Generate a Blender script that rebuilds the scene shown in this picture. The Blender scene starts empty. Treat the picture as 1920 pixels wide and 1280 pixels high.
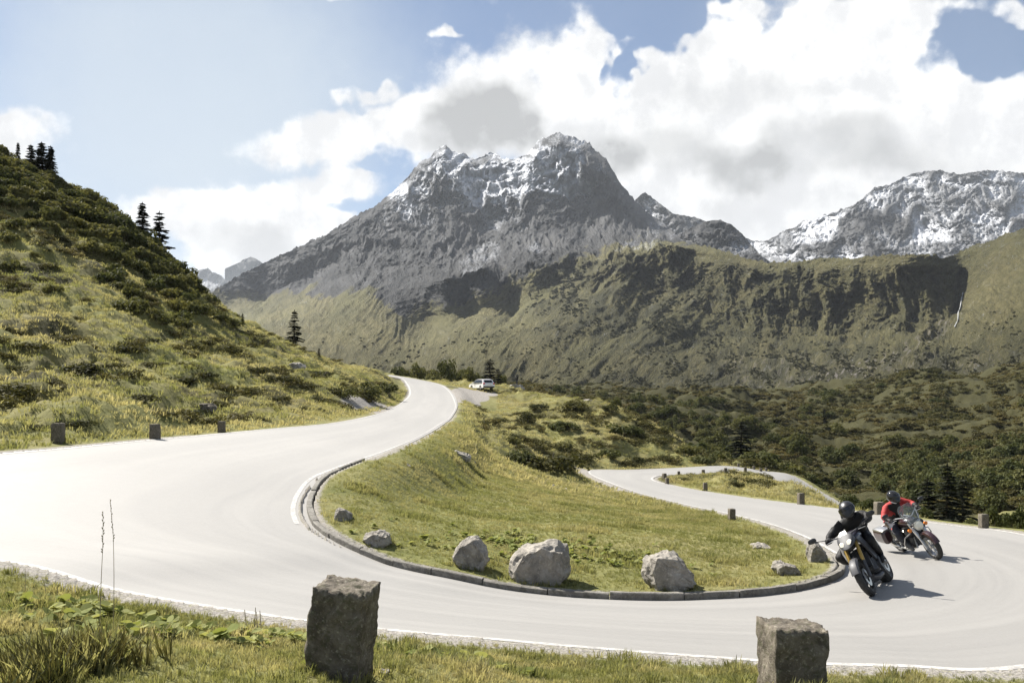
import bpy, bmesh, math, random
import numpy as np
from mathutils import Vector, Matrix, Euler, kdtree

random.seed(7)
RNG = np.random.RandomState(7)
SC = bpy.context.scene
COL = SC.collection
R = math.radians

# ------------------------------------------------------------------ camera, sky, sun, exposure
FPX = 1750.0          # focal length in pixels of the 1920 wide photograph
HOR = 740.0           # row of the eye-level horizon
cam_d = bpy.data.cameras.new('camera'); cam = bpy.data.objects.new('camera', cam_d); COL.objects.link(cam)
cam_d.sensor_width = 36.0; cam_d.lens = 36.0 * FPX / 1920.0
cam_d.shift_y = (HOR - 640.0) / 1920.0
cam_d.clip_start = 0.1; cam_d.clip_end = 60000.0
cam.location = (0, 0, 0); cam.rotation_euler = (R(90), 0, 0)
SC.camera = cam

SUN_AZ, SUN_EL = R(-50), R(46)          # azimuth from +Y (view axis), negative = left
SUN_DIR = Vector((math.sin(SUN_AZ) * math.cos(SUN_EL), math.cos(SUN_AZ) * math.cos(SUN_EL), math.sin(SUN_EL)))
sd = bpy.data.lights.new('sun', 'SUN'); sd.energy = 5.0; sd.angle = R(0.53); sd.color = (1.0, 0.95, 0.87)
sun = bpy.data.objects.new('sun', sd); COL.objects.link(sun)
sun.rotation_euler = (-SUN_DIR).to_track_quat('-Z', 'Y').to_euler()
sun.location = (-40, 40, 80)

SC.view_settings.view_transform = 'Standard'; SC.view_settings.look = 'None'
SC.view_settings.exposure = 1.2; SC.view_settings.gamma = 1.0
SC.view_settings.use_curve_mapping = False
SC.cycles.max_bounces = 6; SC.cycles.diffuse_bounces = 2; SC.cycles.glossy_bounces = 2
SC.cycles.transmission_bounces = 3; SC.cycles.transparent_max_bounces = 6; SC.cycles.volume_bounces = 0
SC.cycles.use_denoising = True; SC.cycles.denoising_prefilter = "NONE"
SC.cycles.caustics_reflective = False; SC.cycles.caustics_refractive = False


class NT:
    """small helper to write node trees as expressions"""
    def __init__(s, tree):
        s.t = tree; s.n = tree.nodes; s.l = tree.links
    def new(s, typ, **kw):
        n = s.n.new(typ)
        for k, v in kw.items(): setattr(n, k, v)
        return n
    def put(s, sock, v):
        if v is None: return
        if hasattr(v, 'is_linked'): s.l.new(v, sock)
        else: sock.default_value = v
    def m(s, op, a, b=None, c=None, clamp=False):
        n = s.new('ShaderNodeMath', operation=op); n.use_clamp = clamp
        s.put(n.inputs[0], a); s.put(n.inputs[1], b); s.put(n.inputs[2], c)
        return n.outputs[0]
    def v(s, op, a, b=None):
        n = s.new('ShaderNodeVectorMath', operation=op)
        s.put(n.inputs[0], a); s.put(n.inputs[1], b)
        return n.outputs['Value'] if op in ('LENGTH', 'DOT_PRODUCT', 'DISTANCE') else n.outputs[0]
    def noise(s, vec, scale, detail=4, rough=0.55, dist=0.0, lac=2.0, col=False):
        n = s.new('ShaderNodeTexNoise'); s.put(n.inputs['Vector'], vec)
        n.inputs['Scale'].default_value = scale; n.inputs['Detail'].default_value = detail
        n.inputs['Roughness'].default_value = rough; n.inputs['Distortion'].default_value = dist
        n.inputs['Lacunarity'].default_value = lac
        return n.outputs['Color' if col else 'Fac']
    def ramp(s, x, a, b, c=0.0, d=1.0, smooth=True):
        n = s.new('ShaderNodeMapRange', interpolation_type='SMOOTHSTEP' if smooth else 'LINEAR')
        s.put(n.inputs[0], x)
        for i, q in zip((1, 2, 3, 4), (a, b, c, d)): s.put(n.inputs[i], q)
        return n.outputs[0]
    def mix(s, f, a, b, mode='MIX'):
        n = s.new('ShaderNodeMix', data_type='RGBA', blend_type=mode)
        s.put(n.inputs[0], f)
        s.put(n.inputs[6], (*a, 1) if isinstance(a, tuple) and len(a) == 3 else a)
        s.put(n.inputs[7], (*b, 1) if isinstance(b, tuple) and len(b) == 3 else b)
        return n.outputs[2]
    def attr(s, name, out='Fac', typ='GEOMETRY'):
        n = s.new('ShaderNodeAttribute', attribute_name=name, attribute_type=typ)
        return n.outputs[out]


def build_world():
    w = bpy.data.worlds.new('World'); SC.world = w; w.use_nodes = True
    t = NT(w.node_tree); t.n.clear()
    out = t.new('ShaderNodeOutputWorld'); bg = t.new('ShaderNodeBackground')
    sky = t.new('ShaderNodeTexSky', sky_type='NISHITA')
    sky.sun_disc = False; sky.sun_elevation = SUN_EL; sky.sun_rotation = SUN_AZ
    sky.altitude = 1800; sky.air_density = 1.0; sky.dust_density = 1.3; sky.ozone_density = 1.0
    tc = t.new('ShaderNodeTexCoord'); d = tc.outputs['Generated']
    sep = t.new('ShaderNodeSeparateXYZ'); t.put(sep.inputs[0], d)
    ay = t.m('MAXIMUM', t.m('ABSOLUTE', sep.outputs[1]), 0.12)
    X = t.m('DIVIDE', sep.outputs[0], ay); Z = t.m('DIVIDE', sep.outputs[2], ay)
    comb = t.new('ShaderNodeCombineXYZ'); t.put(comb.inputs[0], X); t.put(comb.inputs[1], Z)
    # ragged edges: shift the lookup by noise
    nz = t.noise(d, 9.0, 4, 0.62, col=True)
    off = t.v('MULTIPLY', t.v('SUBTRACT', nz, (0.5, 0.5, 0.5)), (0.16, 0.11, 0.0))
    P = t.v('ADD', comb.outputs[0], off)
    def blobs(lst):
        acc = None
        for (px, py, rx, ry, wt) in lst:
            c = ((px - 960) / FPX, (HOR - py) / FPX, 0.0); s = (FPX / rx, FPX / ry, 0.0)
            q = t.v('LENGTH', t.v('MULTIPLY', t.v('SUBTRACT', P, c), s))
            v = t.m('MULTIPLY', t.ramp(q, 1.25, 0.35), wt)
            acc = v if acc is None else t.m('ADD', acc, v)
        return acc
    cover = blobs([(20, 252, 95, 48, 1.1), (655, 268, 250, 52, 1.2), (740, 235, 120, 50, .8), (625, 352, 150, 45, 1.1), (470, 420, 210, 66, 1.1),
                   (330, 400, 130, 40, .8), (560, 455, 220, 60, 1.0), (430, 500, 160, 60, .9), (665, 186, 52, 24, .9), (835, 54, 46, 17, .9),
                   (870, 240, 150, 120, 1.0), (950, 160, 125, 105, 1.0), (1090, 90, 75, 85, 1.0), (1120, 240, 170, 120, 1.2),
                   (1330, 220, 240, 180, 1.3), (1560, 180, 300, 200, 1.3), (1480, 60, 190, 75, .9), (1690, 40, 140, 60, .9),
                   (1880, 260, 260, 140, 1.2), (1400, 400, 420, 120, 1.2), (1760, 330, 300, 100, 1.0), (1370, 12, 40, 26, .8),
                   (640, 4, 60, 10, .7), (1890, 30, 60, 26, .7)])
    holes = blobs([(1830, 90, 95, 58, 1.5), (1190, 150, 26, 70, 1.1), (1240, 44, 130, 46, 1.3), (690, 322, 60, 16, .5), (640, 400, 60, 18, .5),
                   (560, 430, 60, 14, .8), (1175, 230, 22, 30, .6), (1440, 40, 30, 40, .8), (1720, 130, 50, 26, .7), (1060, 60, 36, 40, .6)])
    far = t.m('MULTIPLY', t.ramp(t.v('LENGTH', t.v('MULTIPLY', comb.outputs[0], (1.5, 1.7, 0))), 0.95, 1.5),
              t.ramp(t.noise(d, 3.2, 5, .55), .51, .67))
    nA = t.noise(d, 13.0, 9, 0.66)
    thinn = t.m('MULTIPLY', t.ramp(t.noise(d, 2.6, 3, .5), .30, .75), 0.25)
    nB = t.noise(t.v('ADD', d, (-.016, .002, .022)), 13.0, 5, 0.60); nC = t.noise(d, 13.0, 5, .60)
    billow = t.ramp(t.m('SUBTRACT', nC, nB), -.13, .13)
    def finish(cov, thin, grey, nA):
        dens = t.m('ADD', cov, t.m('MULTIPLY', t.m('SUBTRACT', nA, 0.5), 2.1))
        alpha = t.ramp(dens, 0.12, 0.92)
        g = t.m('MULTIPLY', grey, t.ramp(dens, .5, 1.1), clamp=True)
        white = t.mix(billow, (7.9, 7.95, 8.05), (10.6, 10.6, 10.5))
        cc = t.mix(g, white, (4.7, 4.75, 4.75))
        skyc = t.mix(thin, t.mix(1.0, sky.outputs[0], (1.0, 1.0, 1.0), 'MULTIPLY'), (6.2, 6.9, 7.5))
        b = t.new('ShaderNodeBackground'); t.put(b.inputs[0], t.mix(alpha, skyc, cc)); b.inputs[1].default_value = 0.05
        return b.outputs[0]
    grey = blobs([(890, 240, 130, 95, 1.2), (960, 190, 80, 70, .9), (1080, 250, 90, 40, .6), (1120, 300, 80, 60, .9), (1420, 315, 130, 50, 1.0), (1250, 270, 130, 50, .5),
                  (1600, 270, 190, 70, .6), (1780, 300, 150, 50, .45), (430, 470, 110, 40, .45), (1500, 400, 250, 60, .35), (1400, 170, 160, 50, .35)])
    gn = t.m('MULTIPLY', t.ramp(t.noise(d, 7.0, 4, .55), .35, .68), .14)
    thin_front = t.m('ADD', thinn, blobs([(330, 170, 480, 380, .62)]))
    front = finish(t.m('ADD', t.m('SUBTRACT', cover, holes), far), thin_front, t.m('ADD', t.m('MULTIPLY', t.m('MULTIPLY', grey, t.ramp(nC, .34, .62, .35, 1.15)), .85), gn), nA)
    rest = finish(far, thinn, gn, nA)        # the same sky going on beyond the clouds placed in view
    inview = t.m('MULTIPLY', t.m('MULTIPLY', t.m('LESS_THAN', t.m('ABSOLUTE', X), .8), t.m('LESS_THAN', Z, .66)), t.m('GREATER_THAN', sep.outputs[1], .2))
    mx = t.new('ShaderNodeMixShader'); t.put(mx.inputs[0], inview); t.l.new(rest, mx.inputs[1]); t.l.new(front, mx.inputs[2])
    w.cycles.sampling_method = 'MANUAL'; w.cycles.sample_map_resolution = 256
    t.n.remove(bg); t.l.new(mx.outputs[0], out.inputs[0])
build_world()

# ------------------------------------------------------------------ helpers
def P3(px, py, d):
    """a spot seen at photograph pixel (px, py) standing d metres in front"""
    return ((px - 960.0) / FPX * d, d, (HOR - py) / FPX * d)

def tag(o, label=None, cat=None, group=None, kind=None):
    if label: o['label'] = label
    if cat: o['category'] = cat
    if group: o['group'] = group
    if kind: o['kind'] = kind
    return o

_perm = np.random.RandomState(3).permutation(256).astype(np.int32); _perm = np.concatenate([_perm, _perm, _perm])
_grad = np.random.RandomState(4).normal(size=(256, 3)); _grad = (_grad / np.linalg.norm(_grad, axis=1)[:, None]).astype(np.float32)
_G0, _G1, _G2 = [np.ascontiguousarray(_grad[:, k]) for k in range(3)]
def perlin(p):
    p = np.asarray(p); fl = np.floor(p); f = (p - fl).astype(np.float32); i = fl.astype(np.int32) & 255
    fx, fy, fz = f[:, 0], f[:, 1], f[:, 2]; u = f * f * f * (f * (f * 6 - 15) + 10); ux, uy, uz = u[:, 0], u[:, 1], u[:, 2]
    a0 = _perm[i[:, 0]]; a1 = _perm[i[:, 0] + 1]; iy, iz = i[:, 1], i[:, 2]
    b00 = _perm[a0 + iy]; b01 = _perm[a0 + iy + 1]; b10 = _perm[a1 + iy]; b11 = _perm[a1 + iy + 1]
    def g(b, dx, dy, dz):
        h = _perm[b + iz + dz]; return _G0[h] * (fx - dx) + _G1[h] * (fy - dy) + _G2[h] * (fz - dz)
    def plane(dz):
        x0 = g(b00, 0, 0, dz); x0 += ux * (g(b10, 1, 0, dz) - x0); x1 = g(b01, 0, 1, dz); x1 += ux * (g(b11, 1, 1, dz) - x1)
        return x0 + uy * (x1 - x0)
    z0 = plane(0)
    if np.any(fz): z0 = z0 + uz * (plane(1) - z0)
    return z0.astype(np.float64) * 1.5
def fbm(p, octs=4, gain=0.5, ridged=False):
    a = 1.0; s = 0; p = np.asarray(p, float).copy()
    for k in range(octs):
        n = perlin(p)
        s = s + a * ((1 - np.abs(n) * 2) if ridged else n)
        a *= gain; p = p * 2.03 + 17.3
    return s
def sstep(x, a, b):
    t = np.clip((x - a) / (b - a), 0, 1); return t * t * (3 - 2 * t)

def mesh_obj(name, V, F, mat=None, parent=None, smooth=False):
    me = bpy.data.meshes.new(name); me.from_pydata([tuple(v) for v in V], [], [tuple(f) for f in F]); me.update()
    if smooth: me.shade_smooth()
    o = bpy.data.objects.new(name, me); COL.objects.link(o)
    if mat: me.materials.append(mat)
    if parent: o.parent = parent
    return o
def np_mesh(name, V, quads, tris=None):
    """fast mesh from numpy arrays"""
    me = bpy.data.meshes.new(name); V = np.ascontiguousarray(V, np.float32)
    me.vertices.add(len(V)); me.vertices.foreach_set('co', V.ravel())
    nq = len(quads); nt = 0 if tris is None else len(tris)
    loops = np.concatenate([quads.ravel(), tris.ravel()]) if nt else quads.ravel()
    me.loops.add(len(loops)); me.loops.foreach_set('vertex_index', loops.astype(np.int32))
    me.polygons.add(nq + nt)
    st = np.arange(nq) * 4
    if nt: st = np.concatenate([st, nq * 4 + np.arange(nt) * 3])
    me.polygons.foreach_set('loop_start', st.astype(np.int32))
    me.update(calc_edges=True); me.validate(); me.shade_smooth()
    return me
def grid_quads(ny, nx, wrap=False):
    idx = np.arange(ny * nx).reshape(ny, nx)
    if wrap: idx = np.concatenate([idx, idx[:, :1]], 1)
    return np.stack([idx[:-1, :-1], idx[:-1, 1:], idx[1:, 1:], idx[1:, :-1]], -1).reshape(-1, 4)
def add_attr(me, name, val):
    a = me.attributes.new(name, 'FLOAT', 'POINT'); a.data.foreach_set('value', np.ascontiguousarray(val, np.float32).ravel())
def obj(name, me, mat=None, parent=None):
    o = bpy.data.objects.new(name, me); COL.objects.link(o)
    if mat: me.materials.append(mat)
    if parent: o.parent = parent
    return o
def empty(name, loc=(0, 0, 0), rz=0.0):
    o = bpy.data.objects.new(name, None); COL.objects.link(o); o.location = loc; o.rotation_euler = (0, 0, rz); o.empty_display_size = .2
    return o
def rbf_fit(pts, val, c):
    A = np.sqrt(((pts[:, None] - pts[None]) ** 2).sum(-1) + c * c)
    n = len(pts); M = np.zeros((n + 3, n + 3)); M[:n, :n] = A; M[:n, n] = 1; M[:n, n + 1:] = pts; M[n, :n] = 1; M[n + 1:, :n] = pts.T
    s = np.linalg.lstsq(M, np.concatenate([val, np.zeros(3)]), rcond=None)[0]
    def f(q):
        out = np.empty(len(q))
        for k in range(0, len(q), 60000):
            b = q[k:k + 60000].astype(np.float32)
            d2 = (b[:, None, 0] - pts[None, :, 0].astype(np.float32)) ** 2 + (b[:, None, 1] - pts[None, :, 1].astype(np.float32)) ** 2
            out[k:k + 60000] = np.sqrt(d2 + c * c) @ s[:n].astype(np.float32) + s[n] + b @ s[n + 1:]
        return out
    return f

# ------------------------------------------------------------------ the road: its two edges, station by station
ST = [  # (edge on the side of the big island), (other edge): (px, py, metres) or ('w', x, y, z)
 ((735, 703, 152), (686, 701, 146)), ((790, 712, 135), (745, 708, 132)), ((830, 722, 122), (762, 722, 120)), ((850, 738, 110), (766, 738, 108)),
 ((858, 758, 90), (755, 752, 95)), ((850, 778, 60), (730, 768, 72)), ((832, 795, 45), (690, 780, 50)), ((790, 820, 34), (620, 793, 42)),
 ((740, 843, 27.5), (500, 804, 35)), ((690, 862, 25), (400, 813, 31)), ((640, 882, 23), (250, 826, 26.5)), ((605, 900, 21.5), (100, 840, 22.6)),
 ((585, 925, 20), (0, 848, 20.8)), ((577, 955, 18.6), ('w', -13.0, 17.2, -1.4)), ((588, 985, 17.3), ('w', -11.4, 13.6, -1.62)),
 ((620, 1010, 16.4), ('w', -8.5, 11.4, -1.8)), ((670, 1035, 15.7), (0, 1055, 10.6)), ((740, 1062, 15.1), (200, 1108, 10.1)),
 ((850, 1085, 14.6), (450, 1151, 9.7)), ((950, 1105, 14.4), (700, 1182, 9.5)), ((1050, 1117, 14.3), (900, 1200, 9.4)),
 ((1150, 1123, 14.2), (1100, 1218, 9.35)), ((1250, 1125, 14.2), (1300, 1234, 9.35)), ((1340, 1122, 14.3), (1500, 1248, 9.35)),
 ((1420, 1117, 14.5), (1700, 1254, 9.45)), ((1490, 1108, 14.8), (1920, 1258, 9.6)), ((1540, 1096, 15.2), ('w', 8.0, 11.0, -2.9)),
 ((1570, 1084, 15.7), ('w', 10.3, 14.0, -2.97)), ((1583, 1070, 16.5), ('w', 11.5, 17.5, -3.05)), ((1578, 1055, 17.4), (1920, 1000, 21.5)),
 ((1555, 1035, 18.8), (1800, 985, 24.6)), ((1500, 1005, 22), (1700, 972, 28)), ((1430, 980, 26.5), (1600, 957, 33)), ((1350, 960, 33), (1500, 945, 39)),
 ((1280, 945, 39), (1400, 932, 46)), ((1200, 925, 48), (1300, 917, 55)), ((1140, 905, 60), (1243, 905, 62)), ((1110, 892, 69), (1226, 898, 65)),
 ((1102, 884, 74), (1232, 893, 67.5)), ((1115, 880, 76.5), (1245, 891, 69)), ((1180, 880, 78), (1262, 890, 71)), ((1260, 877, 81), (1300, 889, 73.5)),
 ((1360, 873, 86), (1360, 887, 78.5)), ((1430, 882, 87), (1420, 894, 79)), ((1480, 889, 86), (1470, 905, 78)), ((1520, 911, 82), (1510, 932, 74)),
 ((1580, 945, 77), (1570, 967, 70)), ((1660, 985, 71), (1650, 1008, 65))]
def _pt(q): return np.array(q[1:] if q[0] == 'w' else P3(*q), float)
EA = np.array([_pt(a) for a, b in ST]); EB = np.array([_pt(b) for a, b in ST])
def catmull(P, k):
    out = []; n = len(P)
    for i in range(n - 1):
        p0 = P[max(i - 1, 0)]; p1 = P[i]; p2 = P[i + 1]; p3 = P[min(i + 2, n - 1)]
        for j in range(k):
            t = j / k
            out.append(0.5 * ((2 * p1) + (-p0 + p2) * t + (2 * p0 - 5 * p1 + 4 * p2 - p3) * t * t + (-p0 + 3 * p1 - 3 * p2 + p3) * t ** 3))
    out.append(P[-1]); return np.array(out)
KS = 20
LA = catmull(EA, KS); LB = catmull(EB, KS); NS = len(LA)
NA = 13
_w = np.linspace(0, 1, NA)[None, :, None]
ROAD = LA[:, None] * (1 - _w) + LB[:, None] * _w                      # (station, across, xyz)
KERB0, KERB1 = 9.2 * KS, 29.4 * KS                                     # stretch of edge A that carries a kerb
road_kd = kdtree.KDTree(NS * NA); _ri = []
for i in range(NS):
    for j in range(NA):
        road_kd.insert(ROAD[i, j], i * NA + j)
road_kd.balance()
# flat copies for horizontal distance
road_kd2 = kdtree.KDTree(NS * NA * 2)
RZ = []
for i in range(NS):
    for j in range(NA * 2 - 1):
        a = j / 2.0; a0 = int(a); a1 = min(a0 + 1, NA - 1); p = ROAD[i, a0] * (1 - (a - a0)) + ROAD[i, a1] * (a - a0)
        road_kd2.insert((p[0], p[1], 0), len(RZ)); RZ.append((p[2], i, j))
road_kd2.balance()
RZ = np.array(RZ)
ROAD_CELLS = np.zeros((60, 60), bool)
for p in ROAD.reshape(-1, 3):
    a, b = int((p[0] + 80) / 4), int(p[1] / 4); ROAD_CELLS[max(a - 1, 0):a + 2, max(b - 1, 0):b + 2] = True

# ------------------------------------------------------------------ lie of the land
CTRL = [  # (px, py, metres)
 # near bank under the camera
 (300, 1282, 4.6), (640, 1258, 5.2), (100, 1185, 6.5), (0, 1100, 8.5), (-200, 1060, 9), (400, 1200, 7.6), (900, 1245, 7.4), (1200, 1270, 7.0), (1490, 1300, 4.9),
 (1800, 1285, 7.4), (2100, 1290, 7.4), (200, 1150, 7.7),
 # left slope, column by column
 (-300, 830, 20), (-300, 620, 40), (-300, 360, 70), (-300, 200, 95), (-300, 240, 140),
 (0, 818, 23.5), (0, 742, 31), (0, 640, 43), (0, 500, 61), (0, 380, 79), (0, 300, 96), (0, 330, 135), (0, 420, 230),
 (100, 345, 97), (200, 402, 97), (100, 560, 57), (200, 600, 56), (100, 440, 77), (200, 480, 78), (150, 720, 37), (150, 790, 27),
 (300, 795, 31.5), (300, 738, 41), (300, 655, 54), (300, 570, 72), (300, 482, 96), (300, 530, 140), (300, 600, 230), (250, 440, 97),
 (400, 575, 95), (400, 640, 74), (400, 700, 54), (400, 770, 38), (400, 640, 150), (450, 612, 95),
 (500, 780, 40), (500, 742, 50), (500, 695, 66), (500, 655, 82), (500, 632, 96), (500, 690, 150),
 (600, 772, 48), (600, 740, 60), (600, 708, 76), (600, 685, 90), (600, 674, 100), (600, 715, 150),
 (650, 690, 104), (650, 742, 66), (690, 745, 76), (690, 722, 92), (700, 702, 112), (700, 712, 122), (740, 732, 98), (740, 708, 122), (730, 718, 108),
 (650, 765, 62), (700, 766, 68), (745, 742, 100),
 # saddle with the lay-by and the parked car
 (880, 744, 112), (900, 733, 128), (930, 731, 132), (970, 731, 142), (960, 730, 158), (850, 722, 140), (800, 716, 150), (880, 728, 165), (800, 722, 190), (920, 735, 190),
 (700, 715, 190), (1000, 750, 190), (850, 728, 240), (650, 710, 260), (750, 712, 320),
 # big island: meadow, embankment and its crest
 (640, 950, 19.6), (700, 985, 17.6), (780, 950, 21), (900, 1010, 17.6), (1050, 1040, 16.8), (1200, 1010, 19), (1350, 1010, 20.5), (1450, 1050, 17.9), (1510, 1060, 17.3),
 (800, 900, 27), (900, 890, 34), (1000, 920, 33), (1100, 930, 38), (1200, 960, 32), (1300, 975, 27.5), (1000, 890, 46), (1050, 905, 47), (1060, 890, 64),
 (850, 850, 37), (800, 850, 32), (900, 850, 50), (900, 780, 88), (890, 810, 62), (950, 820, 72), (1000, 860, 68), (1040, 878, 74), (1050, 840, 82), (1100, 818, 88), (1200, 848, 87),
 (1100, 862, 81), (950, 772, 104), (1050, 780, 99), (870, 755, 103), (960, 742, 130), (1000, 742, 122), (1060, 746, 112), (1110, 750, 105), (1150, 764, 101), (1200, 789, 98), (1000, 756, 150), (1060, 770, 138), (1110, 780, 130), (1160, 800, 125), (1210, 824, 118), (1260, 846, 112), (1310, 866, 106), (1345, 882, 101),
 (1250, 811, 95), (1300, 843, 91), (1340, 868, 87), (1250, 862, 87), (1300, 872, 86), (1365, 874, 92), (1180, 872, 80.5),
 (1150, 800, 165), (1250, 845, 140), (1350, 885, 120), (1100, 775, 185),
 # small island inside the lower bend
 (1290, 905, 61), (1350, 908, 60), (1400, 901, 64), (1450, 907, 61), (1480, 920, 56), (1530, 944, 47), (1560, 958, 41), (1420, 922, 54), (1600, 975, 40), (1560, 960, 55), (1600, 985, 52),
 # beyond the right edge of the lower road the ground falls into the valley
 (1750, 985, 33), (1900, 1010, 27), (2100, 1010, 25), (1800, 1010, 40), (1900, 1040, 36), (1650, 1005, 55), (1750, 1000, 60), (1900, 990, 60), (2100, 1010, 50),
 (1600, 975, 85), (1500, 925, 95), (1450, 885, 105), (1420, 876, 98), (1600, 930, 120), (1700, 920, 110), (1800, 930, 100), (1920, 940, 95), (2100, 930, 90),
 (1400, 855, 150), (1300, 842, 180), (1500, 850, 165), (1600, 850, 170), (1700, 850, 170), (1800, 850, 160), (1920, 840, 150), (2100, 800, 150),
 (1150, 775, 240), (1250, 790, 240), (1400, 800, 250), (1500, 790, 260), (1600, 770, 280), (1700, 765, 260), (1800, 765, 230), (1920, 760, 220), (2100, 730, 210),
 (1050, 745, 330), (1200, 750, 340), (1350, 748, 360), (1500, 738, 370), (1600, 722, 370), (1700, 712, 330), (1800, 704, 310), (1900, 706, 300), (2100, 680, 300),
 (1700, 722, 380), (1850, 722, 370), (1100, 735, 450), (1300, 735, 480), (1500, 730, 480), (900, 730, 400), (700, 725, 450), (500, 720, 450), (300, 700, 450), (100, 560, 450),
 (1900, 715, 450), (1500, 740, 600), (1000, 745, 600), (600, 745, 600), (1900, 740, 600), (2100, 730, 600), (0, 700, 600)]
_pts = [P3(*c) for c in CTRL]
for i in range(0, len(ST)): _pts += [tuple(EA[i]), tuple(EB[i])]
for th in (-.75, -.5, -.2, 0, .2, .5, .75):
    for r, z in ((0.7, -1.5), (1.6, -1.5), (3.0, -1.48)): _pts.append((math.sin(th) * r, math.cos(th) * r, z))
for x, y, z in ((-16, 19, -1.0), (-17, 14, -1.2), (-13, 9.5, -1.5), (-7, 6, -1.55), (7, 6, -2.0), (10, 9, -2.6), (14, 13, -3.3), (15.5, 18, -4.4)): _pts.append((x, y, z))
_pts = np.array(_pts)
def _key(xy):
    th = np.clip(np.arctan2(xy[:, 0], xy[:, 1]), -.78, .78); r = np.hypot(xy[:, 0], xy[:, 1])
    return np.stack([th * 2.2, np.log(r + 1.0)], 1), r
_k, _r = _key(_pts[:, :2])
_ground_rbf = rbf_fit(_k, _pts[:, 2] / (_r + 8), 0.03)

MOUND = [P3(*q)[:2] for q in ((870, 755, 103), (960, 742, 142), (1060, 746, 124), (1150, 764, 114), (1200, 789, 110), (1250, 811, 106), (1300, 843, 102), (1345, 870, 97), (1366, 884, 89), (1260, 877, 81), (1180, 880, 78), (1110, 884, 75), (1050, 870, 68), (950, 820, 58))]
def mound_mask(xy):
    out = np.zeros(len(xy)); k = (xy[:, 1] > 50) & (xy[:, 1] < 150) & (np.abs(xy[:, 0]) < 40); q = xy[k]
    if not len(q): return out
    best = np.full(len(q), 1e9); ins = np.zeros(len(q), bool)
    for (a, b) in zip(MOUND, MOUND[1:] + MOUND[:1]):
        dx, dy = b[0] - a[0], b[1] - a[1]; t = np.clip(((q[:, 0] - a[0]) * dx + (q[:, 1] - a[1]) * dy) / (dx * dx + dy * dy), 0, 1)
        best = np.minimum(best, np.hypot(q[:, 0] - a[0] - t * dx, q[:, 1] - a[1] - t * dy))
        c = (a[1] > q[:, 1]) != (b[1] > q[:, 1]); ins ^= c & (q[:, 0] < dx * (q[:, 1] - a[1]) / (dy + 1e-12) + a[0])
    out[k] = sstep(np.where(ins, best, -best), -4, 2); return out
def ground_height(xy, want=False):
    xy = np.asarray(xy, float); k, r = _key(xy)
    z = _ground_rbf(k) * (r + 8)
    th = np.arctan2(xy[:, 0], xy[:, 1]); behind = sstep(np.abs(th), 0.8, 1.9)
    z = z * (1 - behind) + (-1.5 + 0.012 * r) * behind
    # distance from the road
    near = (r < 200) & (np.abs(th) < 1.25); dist = np.full(len(xy), 99.0); rz = np.zeros(len(xy)); st = np.zeros(len(xy)); ac = np.zeros(len(xy))
    gx = np.clip(((xy[:, 0] + 80) / 4).astype(int), 0, 59); gy = np.clip((xy[:, 1] / 4).astype(int), 0, 59)
    near &= ROAD_CELLS[gx, gy]
    for i in np.nonzero(near)[0]:
        co, ix, dd = road_kd2.find((xy[i, 0], xy[i, 1], 0)); dist[i] = dd; rz[i], st[i], ac[i] = RZ[ix]
    # relief of the ground itself
    p = np.stack([xy[:, 0], xy[:, 1], np.zeros(len(xy))], 1)
    px = 960 + FPX * xy[:, 0] / np.maximum(xy[:, 1], .5); d = xy[:, 1]
    hill = sstep(-(xy[:, 0] + 0.02 * d), 7, 12) * sstep(d, 12, 25) * (1 - sstep(d, 170, 230))
    bank = 1 - sstep(r, 8, 12)
    valley = sstep(xy[:, 0] - 0.04 * d, 6, 14) * sstep(d, 60, 120) + sstep(d, 150, 220) * (1 - hill)
    valley = np.clip(valley, 0, 1) * (1 - mound_mask(xy))
    emb = sstep(d, 34, 60) * (1 - valley) * (1 - hill)
    off = sstep(dist, 0.4, 3.5)
    hum = fbm(p / 5.0, 3); hum2 = fbm(p / 1.6 + 40, 3); fine = fbm(p / 0.45 + 9, 2)
    # cattle steps that run along the contour lines of the slope
    step = np.sin(z * 5.2 + 2.5 * fbm(p / 6.0 + 80, 2)) * sstep(fbm(p / 11.0 + 5, 2), -.2, .3)
    rel = hill * (0.85 * hum + 0.42 * hum2 + 0.12 * step + .05 * fine)
    rel += emb * (0.75 * hum + 0.36 * hum2 + 0.08 * step)
    hv = fbm(p / 45.0 + 3, 4, .5, True) - .9
    rel += valley * (4.2 * np.minimum(hv, .6) * sstep(d, 100, 210) + 0.9 * hum + .35 * hum2 + 2.6 * fbm(p / 24.0 + 30, 2) * sstep(d, 120, 240))
    rel += (1 - hill) * (1 - emb) * (1 - valley) * (0.05 * hum2 + .025 * fine + .06 * hum)
    rel += bank * 0.05 * hum2
    lb1 = P3(715, 762, 70); lb2 = P3(880, 745, 114)
    flat = np.minimum(sstep(np.hypot((xy[:, 0] - lb1[0]) / 3.0, (d - 70) / 17), .8, 1.3), sstep(np.hypot((xy[:, 0] - lb2[0]) / 4.2, (d - 116) / 18), .8, 1.3))
    z = z + rel * off * (.06 + .94 * flat)
    # meet the road
    kerb = (st > KERB0) & (st < KERB1) & (ac < 2)
    base = np.where(kerb, rz + 0.075, np.where(d < 30, rz + .006, rz - 0.004 - 0.0003 * d))
    wid = np.where(kerb, 2.2, 2.4)
    b = sstep(dist, 0.18, wid); z = base * (1 - b) + z * b
    z = np.where((dist < 0.14) & ~kerb, np.where(d < 30, rz + .004, rz - 0.005 - .0003 * d), z)
    z = np.where(kerb & (dist < 0.12), rz - 0.05, z)
    inside = (dist < 0.6) & (ac > 0) & (ac < 2 * NA - 2)
    z = np.where(inside, rz - 0.05 - .0014 * d, z)
    if want: return z, dist, st, ac, hill, valley, emb, bank
    return z
def on_ground(x, y): return float(ground_height(np.array([[x, y]]))[0])
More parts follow.
